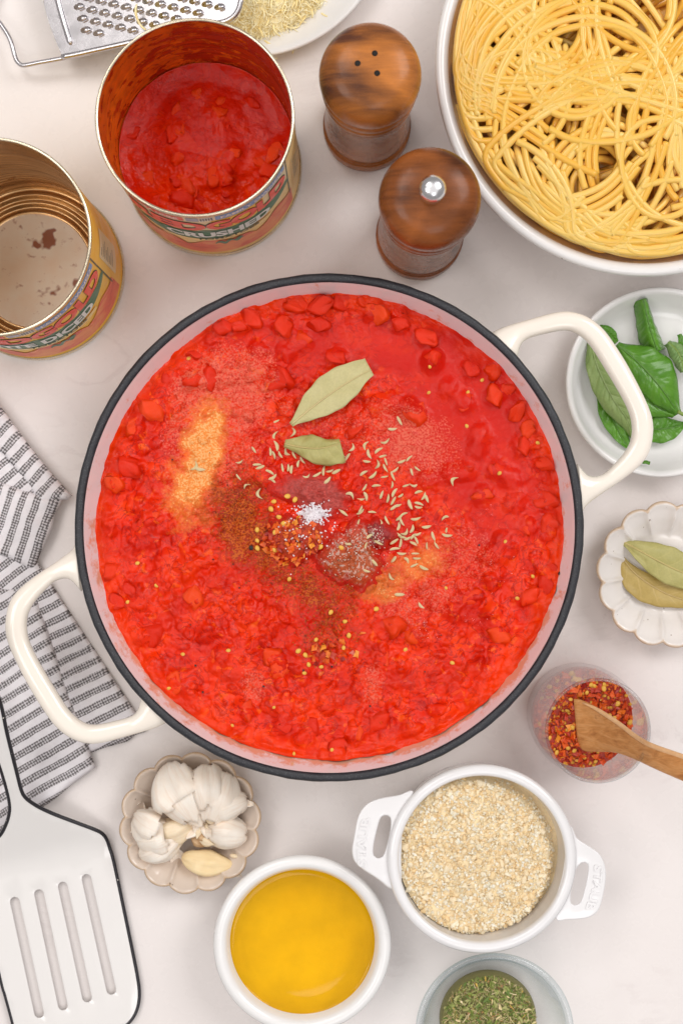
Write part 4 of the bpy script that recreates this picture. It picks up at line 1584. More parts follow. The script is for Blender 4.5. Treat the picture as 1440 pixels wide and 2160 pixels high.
gb = thing('garlic_bulb', 'broken open garlic bulb in papery white skin on the beige dish', 'garlic', P(415, 1735, .0045))
gpart('clove', M['garlic_skin'], gb, 400, 1688, .021, .0165, .0125, .0120, 70, s=1, tip=.6, tilt=.25)
gpart('clove', M['garlic_clove'], gb, 450, 1682, .021, .0150, .0110, .0110, 102, s=2, tip=.55, tilt=.2)
gpart('clove', M['garlic_skin'], gb, 470, 1752, .016, .0130, .0100, .0105, 186, s=3, tip=.5, tilt=.15)
gpart('clove', M['garlic_clove'], gb, 372, 1748, .016, .0140, .0085, .0095, -14, s=4, tip=.5)
gpart('clove', M['garlic_clove'], gb, 352, 1775, .014, .0135, .0090, .0090, -22, s=5, tip=.5)
gpart('skin', M['garlic_skin'], gb, 390, 1684, .0215, .0185, .0145, .0138, 66, s=6, tip=.5, tilt=.25, ridge=.035, keep=torn(1, .03, .70), thick=.00025)
gpart('skin', M['garlic_skin'], gb, 452, 1684, .0212, .0168, .0136, .0126, 108, s=7, tip=.5, tilt=.2, ridge=.05, keep=torn(5, .03, .72), thick=.00025)
gpart('skin', M['garlic_skin'], gb, 470, 1700, .021, .0150, .0090, .0100, 160, s=17, tip=.5, tilt=.1, ridge=.05, keep=torn(6, .0, .66), thick=.00025)
gpart('skin', M['garlic_skin'], gb, 340, 1765, .0165, .0145, .0125, .0110, -12, s=8, tip=.4, ridge=.06, keep=torn(9, .0, .52), thick=.00025)
gpart('skin', M['garlic_skin'], gb, 345, 1783, .0150, .0150, .0090, .0100, -30, s=9, tip=.4, ridge=.08, keep=torn(13, .0, .62), thick=.00025)
gpart('skin', M['garlic_skin'], gb, 473, 1752, .0165, .0138, .0108, .0112, 186, s=10, tip=.5, ridge=.04, keep=torn(17, .0, .62), thick=.00025)
gpart('skin', M['garlic_skin'], gb, 384, 1676, .0232, .0200, .0160, .0140, 58, s=31, tip=.45, tilt=.3, ridge=.06, keep=torn(41, .0, .50, u0=.10, u1=.40), thick=.00025)
gpart('skin', M['garlic_skin'], gb, 432, 1672, .0225, .0170, .0130, .0140, 84, s=33, tip=.5, tilt=.3, ridge=.08, keep=torn(47, .06, .62, u0=.0, u1=.22), thick=.00025)
gpart('skin', M['garlic_skin'], gb, 330, 1745, .0175, .0150, .0130, .0120, 25, s=35, tip=.4, ridge=.09, keep=torn(51, .02, .42, u0=.05, u1=.45), thick=.00025)
gpart('root', M['garlic_root'], gb, 424, 1766, .014, .0062, .0052, .0060, 40, s=11, tip=.2, ridge=.16)
for k, (x, y, a) in enumerate([(418, 1750, 100), (432, 1752, 70), (440, 1745, 60), (408, 1758, 150), (436, 1775, 20), (414, 1740, 95)]):
    gpart('skin', M['garlic_skin'] if k % 2 else M['garlic_clove'], gb, x, y, .0195, .0055, .0026, .0026, a, s=20 + k, tip=.7, ridge=.2, tilt=.5, nu=14, nv=12)
lo = thing('garlic_clove', 'loose yellowish garlic clove half out of its skin below the bulb', 'garlic', P(442, 1825, .0045))
gpart('clove', M['garlic_peeled'], lo, 440, 1820, .0125, .0158, .0078, .0085, -172 + 180, s=12, tip=.62, ridge=.05)
gpart('skin', M['garlic_skin'], lo, 452, 1832, .0105, .0165, .0086, .0075, 20, s=13, tip=.5, ridge=.05, keep=lambda u, v: (u < .10 or u > .62 + .06 * vnoise(v * 30, 1)) and v > .1 + .1 * vnoise(u * 30, 2), thick=.00025)
gpart('tip', M['garlic_clove'], lo, 497, 1806, .014, .0035, .0012, .0012, 10, s=14, tip=.7, nu=12, nv=10)


def flake(label, x, y, z, L, W, ang, s, curl=.004):
    n, m = 22, 10
    V, UV = [], []
    for i in range(n):
        t = i / (n - 1)
        for j in range(m):
            u = j / (m - 1) - .5
            w = W * (math.sin(PI * min(1, t * .9 + .08)) ** .5) * (1 + .25 * (vnoise(t * 9 + s, u * 4 + s) - .5))
            V.append(((t - .5) * L, u * w + .2 * L * (t - .5) ** 2, curl * (4 * u * u) + curl * .6 * math.sin(t * 4 + s) + .0012 * (vnoise(t * 12, u * 9 + s) - .5)))
            UV.append((u + .5, t))
    V = np.array(V) @ rotm(0, 0, math.radians(-ang)).T + P(x, y, z)
    o = add('garlic_skin_flake', V, grid_faces(n, m), M['garlic_skin'], at=V.mean(0), uv=UV)
    mod_solid(o, .0002)
    return tag(o, label, 'garlic skin', 'loose flakes of garlic skin')


flake('curled papery garlic skin leaning at the left side of the bulb', 290, 1722, .011, .0175, .0085, -62, 2)
flake('narrow torn strip of garlic skin sticking out right of the bulb', 512, 1690, .020, .013, .0045, 18, 5, .0018)
flake('thin sheer garlic skin lying between bulb and loose clove', 378, 1812, .0075, .0155, .0090, 55, 8, .002)
# ------------------------------------------------------------------ little white casserole with breadcrumbs
M['white_enamel'] = white_ceramic('white_enamel', (0.84, 0.835, 0.845), 0.12, False)
CZ = 0.050
ck = P(1016, 1813, CZ)
ck[2] = 0
RK = PX(199, CZ)
cas = thing('mini_casserole', 'small white round casserole with two pierced lettered handles full of breadcrumbs', 'casserole', ck)
V, F = lathe([(0, .0015), (.040, .0015), (.0425, .0005), (.0455, .004), (.0485, .018), (.0500, .036), (.0508, .044), (RK, .0470), (RK + .0001, .0485), (RK - .0010, .0500), (RK - .0030, .0506), (RK - .0048, .0503), (RK - .0060, .0492), (.0462, .044), (.0455, .036), (.044, .02), (.040, .008), (.03, .005), (0, .005)], 160, ck)
add('body', V, F, M['white_enamel'], cas)


def smooth_loop(pts, n):
    return [(p[0], p[1]) for p in spline(pts, n, True)]


HZc = 0.044
hl = [(872, 1668), (840, 1677), (800, 1684), (772, 1697), (755, 1722), (747, 1760), (742, 1795), (748, 1818), (768, 1836), (790, 1850), (806, 1862), (822, 1874), (845, 1872), (846, 1800), (852, 1720)]
hol_l = [(805 + dx, 1765 + dy) for dx, dy in [(5, -45), (15, -43), (19, -33), (16, -5), (6, 33), (-2, 44), (-12, 44), (-18, 36), (-17, 15), (-9, -20), (-3, -39)]]
hr = [(1200, 1742), (1216, 1768), (1240, 1784), (1262, 1800), (1273, 1820), (1277, 1846), (1272, 1885), (1262, 1918), (1244, 1934), (1218, 1939), (1194, 1940), (1172, 1940), (1170, 1900), (1186, 1840)]
hol_r = [(1218 + dx, 1864 + dy) for dx, dy in [(8, -44), (19, -43), (22, -33), (18, -4), (8, 34), (-1, 44), (-12, 44), (-16, 34), (-13, 8), (-5, -28)]]
for lp, hol, tc, ang, wpx in ((hl, hol_l, (765, 1776), math.atan2(118, 10), 104), (hr, hol_r, (1254, 1873), math.atan2(-80, -17), 96)):
    V, F = slab(smooth_loop(lp, 60), [smooth_loop(hol, 30)], lambda v: np.array([P(x, y, HZc + .0032) for x, y in v]), lambda v: np.array([P(x, y, HZc - .0032) for x, y in v]))
    hd = add('handle', V, F, M['white_enamel'], cas)
    mod_bevel(hd, .0024, 4, 50)
    tv, tf = text2d('STAUB', PX(wpx, HZc), PX(19, HZc), .03, 1)
    ca, sa = math.cos(ang), math.sin(ang)
    w = P(tc[0], tc[1], HZc + .0032)
    # the row of letters bends with the handle
    bendy = -tv[:, 0] ** 2 * 9.0
    q = tv.copy()
    q[:, 1] += bendy + .0006
    tv3 = np.stack([w[0] + q[:, 0] * ca - q[:, 1] * sa, w[1] + q[:, 0] * sa + q[:, 1] * ca, np.full(len(q), w[2] + .0002)], 1)
    lt = add('raised_lettering', tv3, tf, M['white_enamel'], hd, smooth=False)
    mod_solid(lt, .0011)

M['crumb'] = by_attr('breadcrumb', .8, 700, .5, .0004, .2, .18, sss=(0.15, (1, .75, .45), .002))


def crumb_part_mat():
    t = NT('breadcrumb_piece')
    oi = t.n('ShaderNodeObjectInfo').outputs['Random']
    v = t.coord()
    base = t.ramp(t.math('ADD', t.math('MULTIPLY', oi, .7), t.math('MULTIPLY', t.noise(v, 500, 3), .3)), [(.2, (.90, .68, .38)), (.5, (.95, .80, .55)), (.85, (.97, .89, .70))])
    return t.done(base, .8, t.bump(t.noise(v, 800, 4), .5, .0004), .2)


M['crumb_piece'] = crumb_part_mat()


def rock(s, sub=1):
    r = np.random.default_rng(s)
    bm = bmesh.new()
    bmesh.ops.create_icosphere(bm, subdivisions=sub, radius=1)
    V = np.array([v.co[:] for v in bm.verts])
    F = [tuple(v.index for v in f.verts) for f in bm.faces]
    bm.free()
    V *= r.uniform(.62, 1.25, (len(V), 1))
    V *= r.uniform(.6, 1.25, 3)
    return V, F


ROCK = [rock(s) for s in range(14)]
rs = np.random.default_rng(12)
kc = P(1002, 1810, .037)


def crumb_h(x, y):
    d = np.hypot(x - kc[0], y - kc[1]) / .0445
    return .0375 + .0045 * np.clip(1 - d * d, 0, 1) + .0050 * (fbm(x * 110 + 9, y * 110, 5, 4) - .5) - .010 * np.clip((np.hypot(x - kc[0] + .0012, y - kc[1] - .0008) / .0445 - .93) / .10, 0, 1) ** 1.3


rr_, tt_ = np.meshgrid(np.linspace(.0005, .0490, 48), np.arange(110) * 2 * PI / 110, indexing='ij')
x_, y_ = kc[0] + rr_ * np.cos(tt_), kc[1] + rr_ * np.sin(tt_)
# keep the heap inside the round wall of the casserole
dk = np.hypot(x_ - ck[0], y_ - ck[1])
kf = np.minimum(1, .0453 / dk)
x_, y_ = ck[0] + (x_ - ck[0]) * kf, ck[1] + (y_ - ck[1]) * kf
V = np.stack([x_.ravel(), y_.ravel(), (crumb_h(x_, y_) - .0002).ravel()], 1)
F = [(i * 110 + j, (i + 1) * 110 + j, (i + 1) * 110 + (j + 1) % 110, i * 110 + (j + 1) % 110) for i in range(47) for j in range(110)]
pal = np.array([[.95, .82, .58], [.97, .89, .70], [.93, .76, .48], [.98, .93, .79], [.88, .66, .37]])
cr = add('breadcrumbs', V, F, M['crumb'], at=(kc[0], kc[1], .03), attrs=dict(Col=np.tile([.93, .77, .50], (len(V), 1))))
tag(cr, 'heap of coarse pale golden breadcrumbs in the white casserole', 'breadcrumbs')
mb = MB()
n = 0
while n < 4600:
    a, r = rs.uniform(0, 2 * PI), .0446 * math.sqrt(rs.uniform(0, 1))
    x, y = kc[0] + r * math.cos(a), kc[1] + r * math.sin(a)
    if math.hypot(x - ck[0], y - ck[1]) > .0448:
        continue
    s = rs.uniform(.00035, .00095)
    V, F = ROCK[n % 14]
    mb.add((V * s * 1.35 * np.array([rs.uniform(.8, 1.6), 1, .8])) @ rotm(*rs.uniform(0, 6, 3)).T + [x, y, crumb_h(x, y) + rs.uniform(-.0008, .0009)], F, pal[rs.integers(5)] * rs.uniform(.92, 1.03))
    n += 1
V, F = mb.out()
tag(add('fine_crumbs', V, F, M['crumb'], cr, attrs=dict(Col=mb.cols()), smooth=False), kind='stuff')
RM = [mesh('crumb', *ROCK[k], M['crumb_piece'], smooth=False) for k in range(10)]
n = 0
while n < 280:
    a, r = rs.uniform(0, 2 * PI), .0436 * math.sqrt(rs.uniform(0, 1))
    x, y = kc[0] + r * math.cos(a), kc[1] + r * math.sin(a)
    if math.hypot(x - ck[0], y - ck[1]) > .0442:
        continue
    s = rs.uniform(.0011, .0018) if n > 60 else rs.uniform(.0016, .0025)
    inst('crumb', RM[n % 10], (x, y, crumb_h(x, y) + .0006), tuple(rs.uniform(0, 6, 3)), (s * rs.uniform(.8, 1.7), s, s * .75), cr)
    n += 1

# ------------------------------------------------------------------ oil bowl
OZ = .035
co_ = P(637, 1994, OZ)
co_[2] = 0
RO = PX(188, OZ)
ob = thing('oil_bowl', 'thick white bowl of golden olive oil in front of the casserole', 'bowl', co_)
M['matte_white'] = white_ceramic('white_porcelain', (0.855, 0.85, 0.845), .16, False)
V, F = lathe([(0, .0012), (.030, .0012), (.033, .0002), (.038, .003), (.0455, .014), (RO - .0006, .029), (RO, .0325), (RO - .0012, .0345), (RO - .0036, .0352), (RO - .0058, .0346), (RO - .0074, .0328), (.0412, .0290)], 160, co_)
add('body', V, F, M['matte_white'], ob)
V, F = lathe([(.0412, .0290), (.0408, .0278), (.0395, .022), (.034, .009), (.02, .005), (0, .005)], 160, co_)
add('inner_surface', V, F, plain('unpolished_porcelain', (.86, .855, .85), rough=.75, spec=.1), ob)


def oil_mat():
    t = NT('olive_oil')
    v = t.coord()
    n = t.noise(t.map(v, rot=(0, 0, .5), scale=(1, 2.6, 1)), 16, 3, .5, .8)
    base = t.ramp(n, [(.3, (.97, .69, .008)), (.7, (.98, .72, .02))])
    tr = t.n('ShaderNodeBsdfTransparent')
    t.l(base, tr.inputs[0])
    gl = t.n('ShaderNodeBsdfGlossy')
    gl.inputs['Roughness'].default_value = .02
    lw = t.n('ShaderNodeLayerWeight')
    lw.inputs[0].default_value = .5
    mx = t.n('ShaderNodeMixShader')
    t.l(t.math('ADD', t.math('MULTIPLY', t.math('POWER', lw.outputs['Facing'], 4.0), .6), .018), mx.inputs[0])
    t.l(tr.outputs[0], mx.inputs[1])
    t.l(gl.outputs[0], mx.inputs[2])
    t.l(mx.outputs[0], t.out.inputs[0])
    return t.m


M['oil'] = oil_mat()
lz = .0268
co2 = (co_[0], co_[1], lz)
V, F = lathe([(.0409, .0009), (.0405, .00045), (.0398, .00015), (.0385, 0), (.036, -.00012), (.03, 0), (.02, 0), (0, 0)], 160, co2)
ol = add('olive_oil', V, F, M['oil'], at=co2)
tag(ol, 'still golden yellow olive oil in the thick white bowl', 'olive oil')


# ------------------------------------------------------------------ glass
def glass_mat(name, face, edge, power=2.0):
    t = NT(name)
    lw = t.n('ShaderNodeLayerWeight')
    lw.inputs[0].default_value = .5
    tr = t.n('ShaderNodeBsdfTransparent')
    t.l(t.ramp(lw.outputs['Facing'], [(.25, face), (.85, edge)]), tr.inputs[0])
    gl = t.n('ShaderNodeBsdfGlossy')
    gl.inputs['Roughness'].default_value = .03
    gl.inputs['Color'].default_value = (.95, .97, 1, 1)
    mx = t.n('ShaderNodeMixShader')
    t.l(t.math('ADD', t.math('MULTIPLY', t.math('POWER', lw.outputs['Facing'], 3.0), .55), .035), mx.inputs[0])
    t.l(tr.outputs[0], mx.inputs[1])
    t.l(gl.outputs[0], mx.inputs[2])
    t.l(mx.outputs[0], t.out.inputs[0])
    return t.m


M['glass'] = glass_mat('clear_glass', (.995, 1.0, 1.0), (.88, .93, .94))
M['glass_jar'] = glass_mat('jar_glass', (1.0, .995, .99), (.92, .89, .87))
M['glass_edge'] = glass_mat('glass_edge', (.93, .96, .97), (.74, .82, .85))
GZ = .044
cg = P(1043, 2178, GZ)
cg[2] = 0
RG = PX(167, GZ)
gbw = thing('glass_bowl', 'small clear glass bowl of dried herbs at the bottom edge', 'bowl', cg)
V, F = lathe([(0, .0006), (.020, .0006), (.024, .0014), (.033, .012), (.0385, .026), (RG - .0022, .040)], 128, cg)
add('wall', V, F, M['glass'], gbw)
V, F = lathe([(RG - .0042, .0400), (.0365, .026), (.031, .0125), (.022, .004), (0, .0038)], 128, cg)
add('inner_surface', V, F, M['glass'], gbw)
V, F = lathe([(RG - .0022, .0400), (RG - .0004, .0415), (RG, .0430), (RG - .0008, .0444), (RG - .0024, .0448), (RG - .0038, .0438), (RG - .0044, .0420), (RG - .0042, .0400)], 128, cg)
add('rim', V, F, M['glass_edge'], gbw)

HB = [(.22, .27, .06), (.30, .34, .10), (.40, .40, .15), (.58, .47, .22), (.74, .60, .32), (.14, .21, .05), (.52, .28, .13), (.82, .68, .42), (.70, .48, .10)]
M['herb'] = by_attr('dried_herb', .7, 900, .4, .0003, .25, .2)


def herb_piece_mat():
    t = NT('herb_flake')
    oi = t.n('ShaderNodeObjectInfo').outputs['Random']
    base = t.ramp(oi, [(0, HB[5]), (.2, HB[0]), (.45, HB[1]), (.6, HB[2]), (.75, HB[4]), (.9, HB[7]), (.95, HB[8])], 'CONSTANT')
    return t.done(base, .65, spec=.25)


M['herb_piece'] = herb_piece_mat()
ch_ = P(1032, 2161, .022)


def herb_h(x, y):
    d = np.hypot(x - ch_[0], y - ch_[1]) / .0262
    return .0195 + .0035 * np.clip(1 - d * d, 0, 1) + .002 * (fbm(x * 160 + 3, y * 160, 8, 3) - .5)


rr_, tt_ = np.meshgrid(np.linspace(.0004, .0264, 24), np.arange(72) * 2 * PI / 72, indexing='ij')
x_, y_ = ch_[0] + rr_ * np.cos(tt_), ch_[1] + rr_ * np.sin(tt_)
V = np.stack([x_.ravel(), y_.ravel(), (herb_h(x_, y_) - .0017).ravel()], 1)
F = [(i * 72 + j, (i + 1) * 72 + j, (i + 1) * 72 + (j + 1) % 72, i * 72 + (j + 1) % 72) for i in range(23) for j in range(72)]
mb = MB()
mb.add(V, F)
mb.add(*lathe([(.0263, .0180), (.0272, .0150), (.0278, .0105), (.0235, .0060), (.0190, .0046), (0, .0044)], 72, (ch_[0], ch_[1], 0)))
V, F = mb.out()
hb = add('dried_herbs', V, F, M['herb'], at=(ch_[0], ch_[1], .02), attrs=dict(Col=np.tile((.26, .24, .09), (len(V), 1))))
tag(hb, 'loose heap of dried green herb flakes and stems in the glass bowl', 'dried herbs')


def leaf_bit(s):
    r = np.random.default_rng(s)
    n = 6
    a = np.sort(r.uniform(0, 2 * PI, n))
    ra = r.uniform(.5, 1.2, n)
    V = np.column_stack([ra * np.cos(a) * 1.4, ra * np.sin(a) * .8, r.uniform(-.25, .25, n)])
    V = np.vstack([[0, 0, .25], V])
    return V, [(0, 1 + i, 1 + (i + 1) % n) for i in range(n)]


def stick(s):
    r = np.random.default_rng(s)
    t = np.linspace(-1, 1, 4)
    return tube(np.column_stack([t * 1.5, r.uniform(-.25, .25) * t * t, .1 * t]), .16, 5)


mb = MB()
for k in range(3800):
    a, r = rs.uniform(0, 2 * PI), .0264 * math.sqrt(rs.uniform(0, 1))
    x, y = ch_[0] + r * math.cos(a), ch_[1] + r * math.sin(a)
    big = rs.uniform() < .4 and y > ch_[1] - .004
    s = rs.uniform(.0006, .0013) if big else rs.uniform(.0003, .0008)
    if rs.uniform() < .62:
        V, F = leaf_bit(k)
        c = HB[rs.choice([0, 1, 2, 5, 3, 6], p=[.26, .25, .2, .13, .1, .06])]
    else:
        V, F = stick(k)
        c = HB[rs.choice([3, 4, 7, 8, 2], p=[.3, .3, .2, .06, .14])]
    mb.add(V * s @ rotm(rs.uniform(-.5, .5), rs.uniform(-.5, .5), rs.uniform(0, 6.3)).T + [x, y, herb_h(x, y) + rs.uniform(-.001, .0008)], F, np.array(c) * rs.uniform(.8, 1.25))
V, F = mb.out()
tag(add('fine_herbs', V, F, M['herb'], hb, attrs=dict(Col=mb.cols()), smooth=False), kind='stuff')
HM = [mesh('herb_flake', *leaf_bit(500 + k), M['herb_piece'], smooth=False) for k in range(8)]
SM = [mesh('herb_stem', *stick(600 + k), M['herb_piece']) for k in range(4)]
for k in range(150):
    a, r = rs.uniform(-.2, PI + .2), .0262 * math.sqrt(rs.uniform(0, 1))
    x, y = ch_[0] + r * math.cos(a), ch_[1] + r * math.sin(a)
    s = rs.uniform(.0010, .0019)
    st = k % 3 == 0
    inst('herb_stem' if st else 'herb_flake', (SM if st else HM)[k % 4], (x, y, herb_h(x, y) + .0009), (rs.uniform(-.5, .5), rs.uniform(-.5, .5), rs.uniform(0, 6.3)), s, hb)

# ------------------------------------------------------------------ jar of chili flakes with a wooden spoon
cj = P(1213, 1501, 0)
jar = thing('glass_jar', 'small clear glass jar of red chili flakes with a wooden spoon', 'jar', cj)
V, F = lathe([(0, .0004), (.024, .0004), (.0275, .0016), (.0290, .005), (.0300, .020), (.0302, .036), (.0292, .056), (.0280, .072), (.0279, .0785)], 128, cj)
add('wall', V, F, M['glass_jar'], jar)
V, F = lathe([(.0264, .0785), (.0266, .070), (.0277, .056), (.0285, .036), (.0283, .02), (.0265, .008), (.018, .006), (0, .006)], 128, cj)
add('inner_surface', V, F, M['glass_jar'], jar)
V, F = lathe([(.0279, .0785), (.0281, .0795), (.0276, .0805), (.0270, .0808), (.0265, .0803), (.0263, .0795), (.0264, .0785)], 128, cj)
add('rim', V, F, M['glass_edge'], jar)
CF = [(.72, .075, .008), (.82, .12, .010), (.52, .035, .010), (.86, .19, .015), (.36, .018, .012), (.88, .30, .02), (.70, .16, .12)]
M['chili'] = by_attr('chili', .42, 800, .4, .0003, .45, .3)


def chili_piece_mat():
    t = NT('chili_flake')
    oi = t.n('ShaderNodeObjectInfo').outputs['Random']
    v = t.coord('Generated')
    base = t.ramp(oi, [(0, CF[0]), (.22, CF[1]), (.45, CF[2]), (.6, CF[3]), (.76, CF[4]), (.88, CF[5]), (.95, CF[6])], 'CONSTANT')
    base = t.mix(.5, base, t.ramp(t.noise(v, 3.5, 3), [(.3, .6), (.7, 1.15)]), 'MULTIPLY')
    return t.done(base, .38, t.bump(t.noise(v, 4, 3), .4, .0006), .45)


M['chili_piece'] = chili_piece_mat()
M['chili_seed'] = plain('chili_seed', (.82, .50, .08), (.74, .38, .04), .42, 500)


def chili_bit(s):
    r = np.random.default_rng(s)
    n = 7
    a = np.sort(r.uniform(0, 2 * PI, n))
    ra = r.uniform(.55, 1.15, n)
    st = r.uniform(.55, 1.1)
    top = np.column_stack([ra * np.cos(a) * 1.2, ra * np.sin(a) * st, .30 * np.sin(2 * a + s) + .15])
    bot = top - [0, 0, .22]
    V = np.vstack([[0, 0, .22], top, bot, [0, 0, -.05]])
    F = [(0, 1 + i, 1 + (i + 1) % n) for i in range(n)] + [(1 + i, 1 + n + i, 1 + n + (i + 1) % n, 1 + (i + 1) % n) for i in range(n)] + [(2 * n + 1, 1 + n + (i + 1) % n, 1 + n + i) for i in range(n)]
    return V, F


def seed_mesh(s=0):
    V, F = sphere(12, 7)
    V = V * [1, .86, .34]
    V[:, 2] += .12 * (1 - V[:, 0] ** 2 - V[:, 1] ** 2)
    V[:, 0] += .22 * np.clip(V[:, 0], 0, 1) ** 3
    return V, F


cjf = np.array([cj[0], cj[1], .0])


def chili_h(x, y):
    d = np.hypot(x - cj[0], y - cj[1]) / .028
    return .0290 + .0015 * np.clip(1 - d * d, 0, 1) + .003 * (fbm(x * 110 + 5, y * 110, 6, 3) - .5)


rr_, tt_ = np.meshgrid(np.linspace(.0003, .0280, 24), np.arange(80) * 2 * PI / 80, indexing='ij')
x_, y_ = cj[0] + rr_ * np.cos(tt_), cj[1] + rr_ * np.sin(tt_)
V = np.stack([x_.ravel(), y_.ravel(), (chili_h(x_, y_) - .0009).ravel()], 1)
F = [(i * 80 + j, (i + 1) * 80 + j, (i + 1) * 80 + (j + 1) % 80, i * 80 + (j + 1) % 80) for i in range(23) for j in range(80)]
# the body of flakes seen through the glass reaches down to the floor of the jar
lowring, lf = lathe([(.0280, .0272), (.0281, .020), (.0262, .0095), (.018, .0068), (0, .0066)], 80, cj)
mb = MB()
mb.add(V, F, CF[2])
mb.add(lowring, lf, CF[0])
V, F = mb.out()
cf = add('chili_flakes', V, F, M['chili'], at=(cj[0], cj[1], .0066), attrs=dict(Col=mb.cols()))
tag(cf, 'crushed red chili flakes with yellow seeds filling the glass jar', 'chili flakes')
mb = MB()
for k in range(1500):
    a, r = rs.uniform(0, 2 * PI), .0275 * math.sqrt(rs.uniform(0, 1))
    x, y = cj[0] + r * math.cos(a), cj[1] + r * math.sin(a)
    s = rs.uniform(.0006, .0014)
    if k % 11:
        V, F = chili_bit(k)
        c = np.array(CF[rs.choice(7, p=[.26, .24, .14, .14, .1, .08, .04])]) * rs.uniform(.8, 1.15)
    else:
        V, F = seed_mesh()
        c = np.array([.80, .42, .05]) * rs.uniform(.85, 1.05)
        s = rs.uniform(.0009, .0013)
    mb.add(V * s @ rotm(rs.uniform(-.7, .7), rs.uniform(-.7, .7), rs.uniform(0, 6.3)).T + [x, y, chili_h(x, y) + rs.uniform(-.0015, .0006)], F, c)
V, F = mb.out()
tag(add('small_flakes', V, F, M['chili'], cf, attrs=dict(Col=mb.cols()), smooth=False), kind='stuff')
CB = [mesh('chili_flake', *chili_bit(700 + k), M['chili_piece'], smooth=False) for k in range(10)]
CSD = mesh('chili_seed', *seed_mesh(), M['chili_seed'])
for k in range(210):
    a, r = rs.uniform(0, 2 * PI), .0268 * math.sqrt(rs.uniform(0, 1))
    x, y = cj[0] + r * math.cos(a), cj[1] + r * math.sin(a)
    if k % 7 == 0:
        inst('chili_seed', CSD, (x, y, chili_h(x, y) + .0012), (rs.uniform(-.4, .4), rs.uniform(-.4, .4), rs.uniform(0, 6)), rs.uniform(.0012, .0017), cf)
    else:
        s = rs.uniform(.0016, .0028)
        inst('chili_flake', CB[k % 10], (x, y, chili_h(x, y) + rs.uniform(.0002, .0012)), (rs.uniform(-.7, .7), rs.uniform(-.7, .7), rs.uniform(0, 6)), s, cf)


def olive_wood():
    t = NT('olive_wood')
    v = t.coord()
    w = t.map(v, rot=(0, 0, .45), scale=(1, 3.2, 1))
    n = t.noise(w, 60, 5, .6, 1.6)
    base = t.ramp(n, [(.3, (.44, .17, .05)), (.48, (.62, .28, .09)), (.6, (.68, .34, .13)), (.75, (.46, .18, .06))])
    f = t.noise(t.map(v, rot=(0, 0, .45), scale=(1, 9, 1)), 170, 4)
    base = t.mix(.4, base, t.ramp(f, [(.3, .7), (.7, 1.1)]), 'MULTIPLY')
    return t.done(base, .42, t.bump(f, .15, .0004), .3)


M['olive_wood'] = olive_wood()
Os = [(1209, 1474, .036), (1225, 1476, .0375), (1255, 1490, .043), (1300, 1519, .057), (1335, 1546, .070), (1370, 1566, .085), (1440, 1591, .101), (1520, 1618, .117), (1600, 1642, .130)]
Is = [(1216, 1560, .031), (1228, 1583, .033), (1262, 1586, .040), (1298, 1588, .054), (1338, 1602, .069), (1378, 1621, .085), (1440, 1648, .101), (1516, 1678, .117), (1596, 1700, .130)]
V, F = pair_sweep(spline([P(*q) for q in Os], 60), spline([P(*q) for q in Is], 60), np.interp(np.linspace(0, 1, 60), [0, .12, .4, 1], [.0012, .0022, .0034, .0040]), 16, .6)
# the hollow of the bowl of the spoon
spn = add('wooden_spoon', V, F, M['olive_wood'], at=P(1260, 1535, .035))
tag(spn, 'olive wood spoon stuck in the jar of chili flakes', 'spoon')
add('pale_edge', *tube([p + np.array([0, 0, .0026]) for p in spline([P(x + 1, y + 5, z) for x, y, z in Os[1:]], 50)], np.interp(np.linspace(0, 1, 50), [0, .1, 1], [.0004, .0012, .0015]), 8, flat=.55), plain('pale_olive_wood', (.82, .52, .28), (.72, .40, .18), .4, 200), spn)

# ------------------------------------------------------------------ slotted turner
M['turner'] = plain('white_turner_enamel', (.80, .785, .77), (.785, .765, .75), .14, 20, 90, .03, .0005, coat=.3)


def edge_mat():
    t = NT('black_enamel_edge')
    v = t.coord()
    s = t.ramp(t.noise(v, 260, 3), [(.69, 0.0), (.72, 1.0)])
    return t.done(t.mix(s, (.018, .017, .022), (.55, .5, .47)), .25)


M['black_edge'] = edge_mat()
dU = np.array([.193, .981])


def tz(x, y):
    u = (x - 107) * dU[0] + (y - 1868) * dU[1]
    a = -62 - u
    return .0030 + .00019 * (np.sqrt(a * a + 400) + a) / 2


def TP(v, dz=0.0):
    return np.array([P(x, y, float(tz(x, y)) + dz) for x, y in v])


right = [(-62, 1330), (-30, 1405), (0, 1478), (16, 1549), (37, 1634), (46, 1668), (56, 1684), (80, 1701), (114, 1717), (161, 1735), (203, 1751), (218, 1760), (226, 1772), (232, 1790), (242, 1826), (274, 1979), (290, 2060), (294, 2096), (291, 2122), (282, 2144), (266, 2162), (240, 2176)]
left = [(60, 2212), (42, 2206), (32, 2185), (28, 2160), (12, 2100), (0, 2055), (-52, 1815), (-54, 1800), (-48, 1790), (-25, 1780), (0, 1763), (14, 1738), (21, 1712), (20, 1689), (12, 1655), (0, 1616), (-25, 1545), (-60, 1460), (-105, 1350)]
outl = [tuple(p) for p in spline(right, 110)] + [tuple(p) for p in spline(left, 100)]
slots = []
for (x0, y0), (x1, y1) in (((32, 1902), (83, 2137)), ((83, 1886), (133, 2121)), ((133, 1870), (184, 2104)), ((183, 1854), (235, 2088))):
    d = np.array([x1 - x0, y1 - y0], float)
    d /= np.linalg.norm(d)
    nrm = np.array([-d[1], d[0]])
    lp = []
    for a in np.linspace(0, PI, 9):
        lp.append(np.array([x0, y0]) + 10 * (nrm * math.cos(a) - d * math.sin(a)))
    for a in np.linspace(0, PI, 9):
        lp.append(np.array([x1, y1]) + 10 * (-nrm * math.cos(a) + d * math.sin(a)))
    slots.append([tuple(q) for q in lp])
ext = [(x, y) for x in range(-90, 290, 18) for y in range(1340, 2200, 18)]
ext = np.array(ext, float)
okx = inpoly(ext, outl)
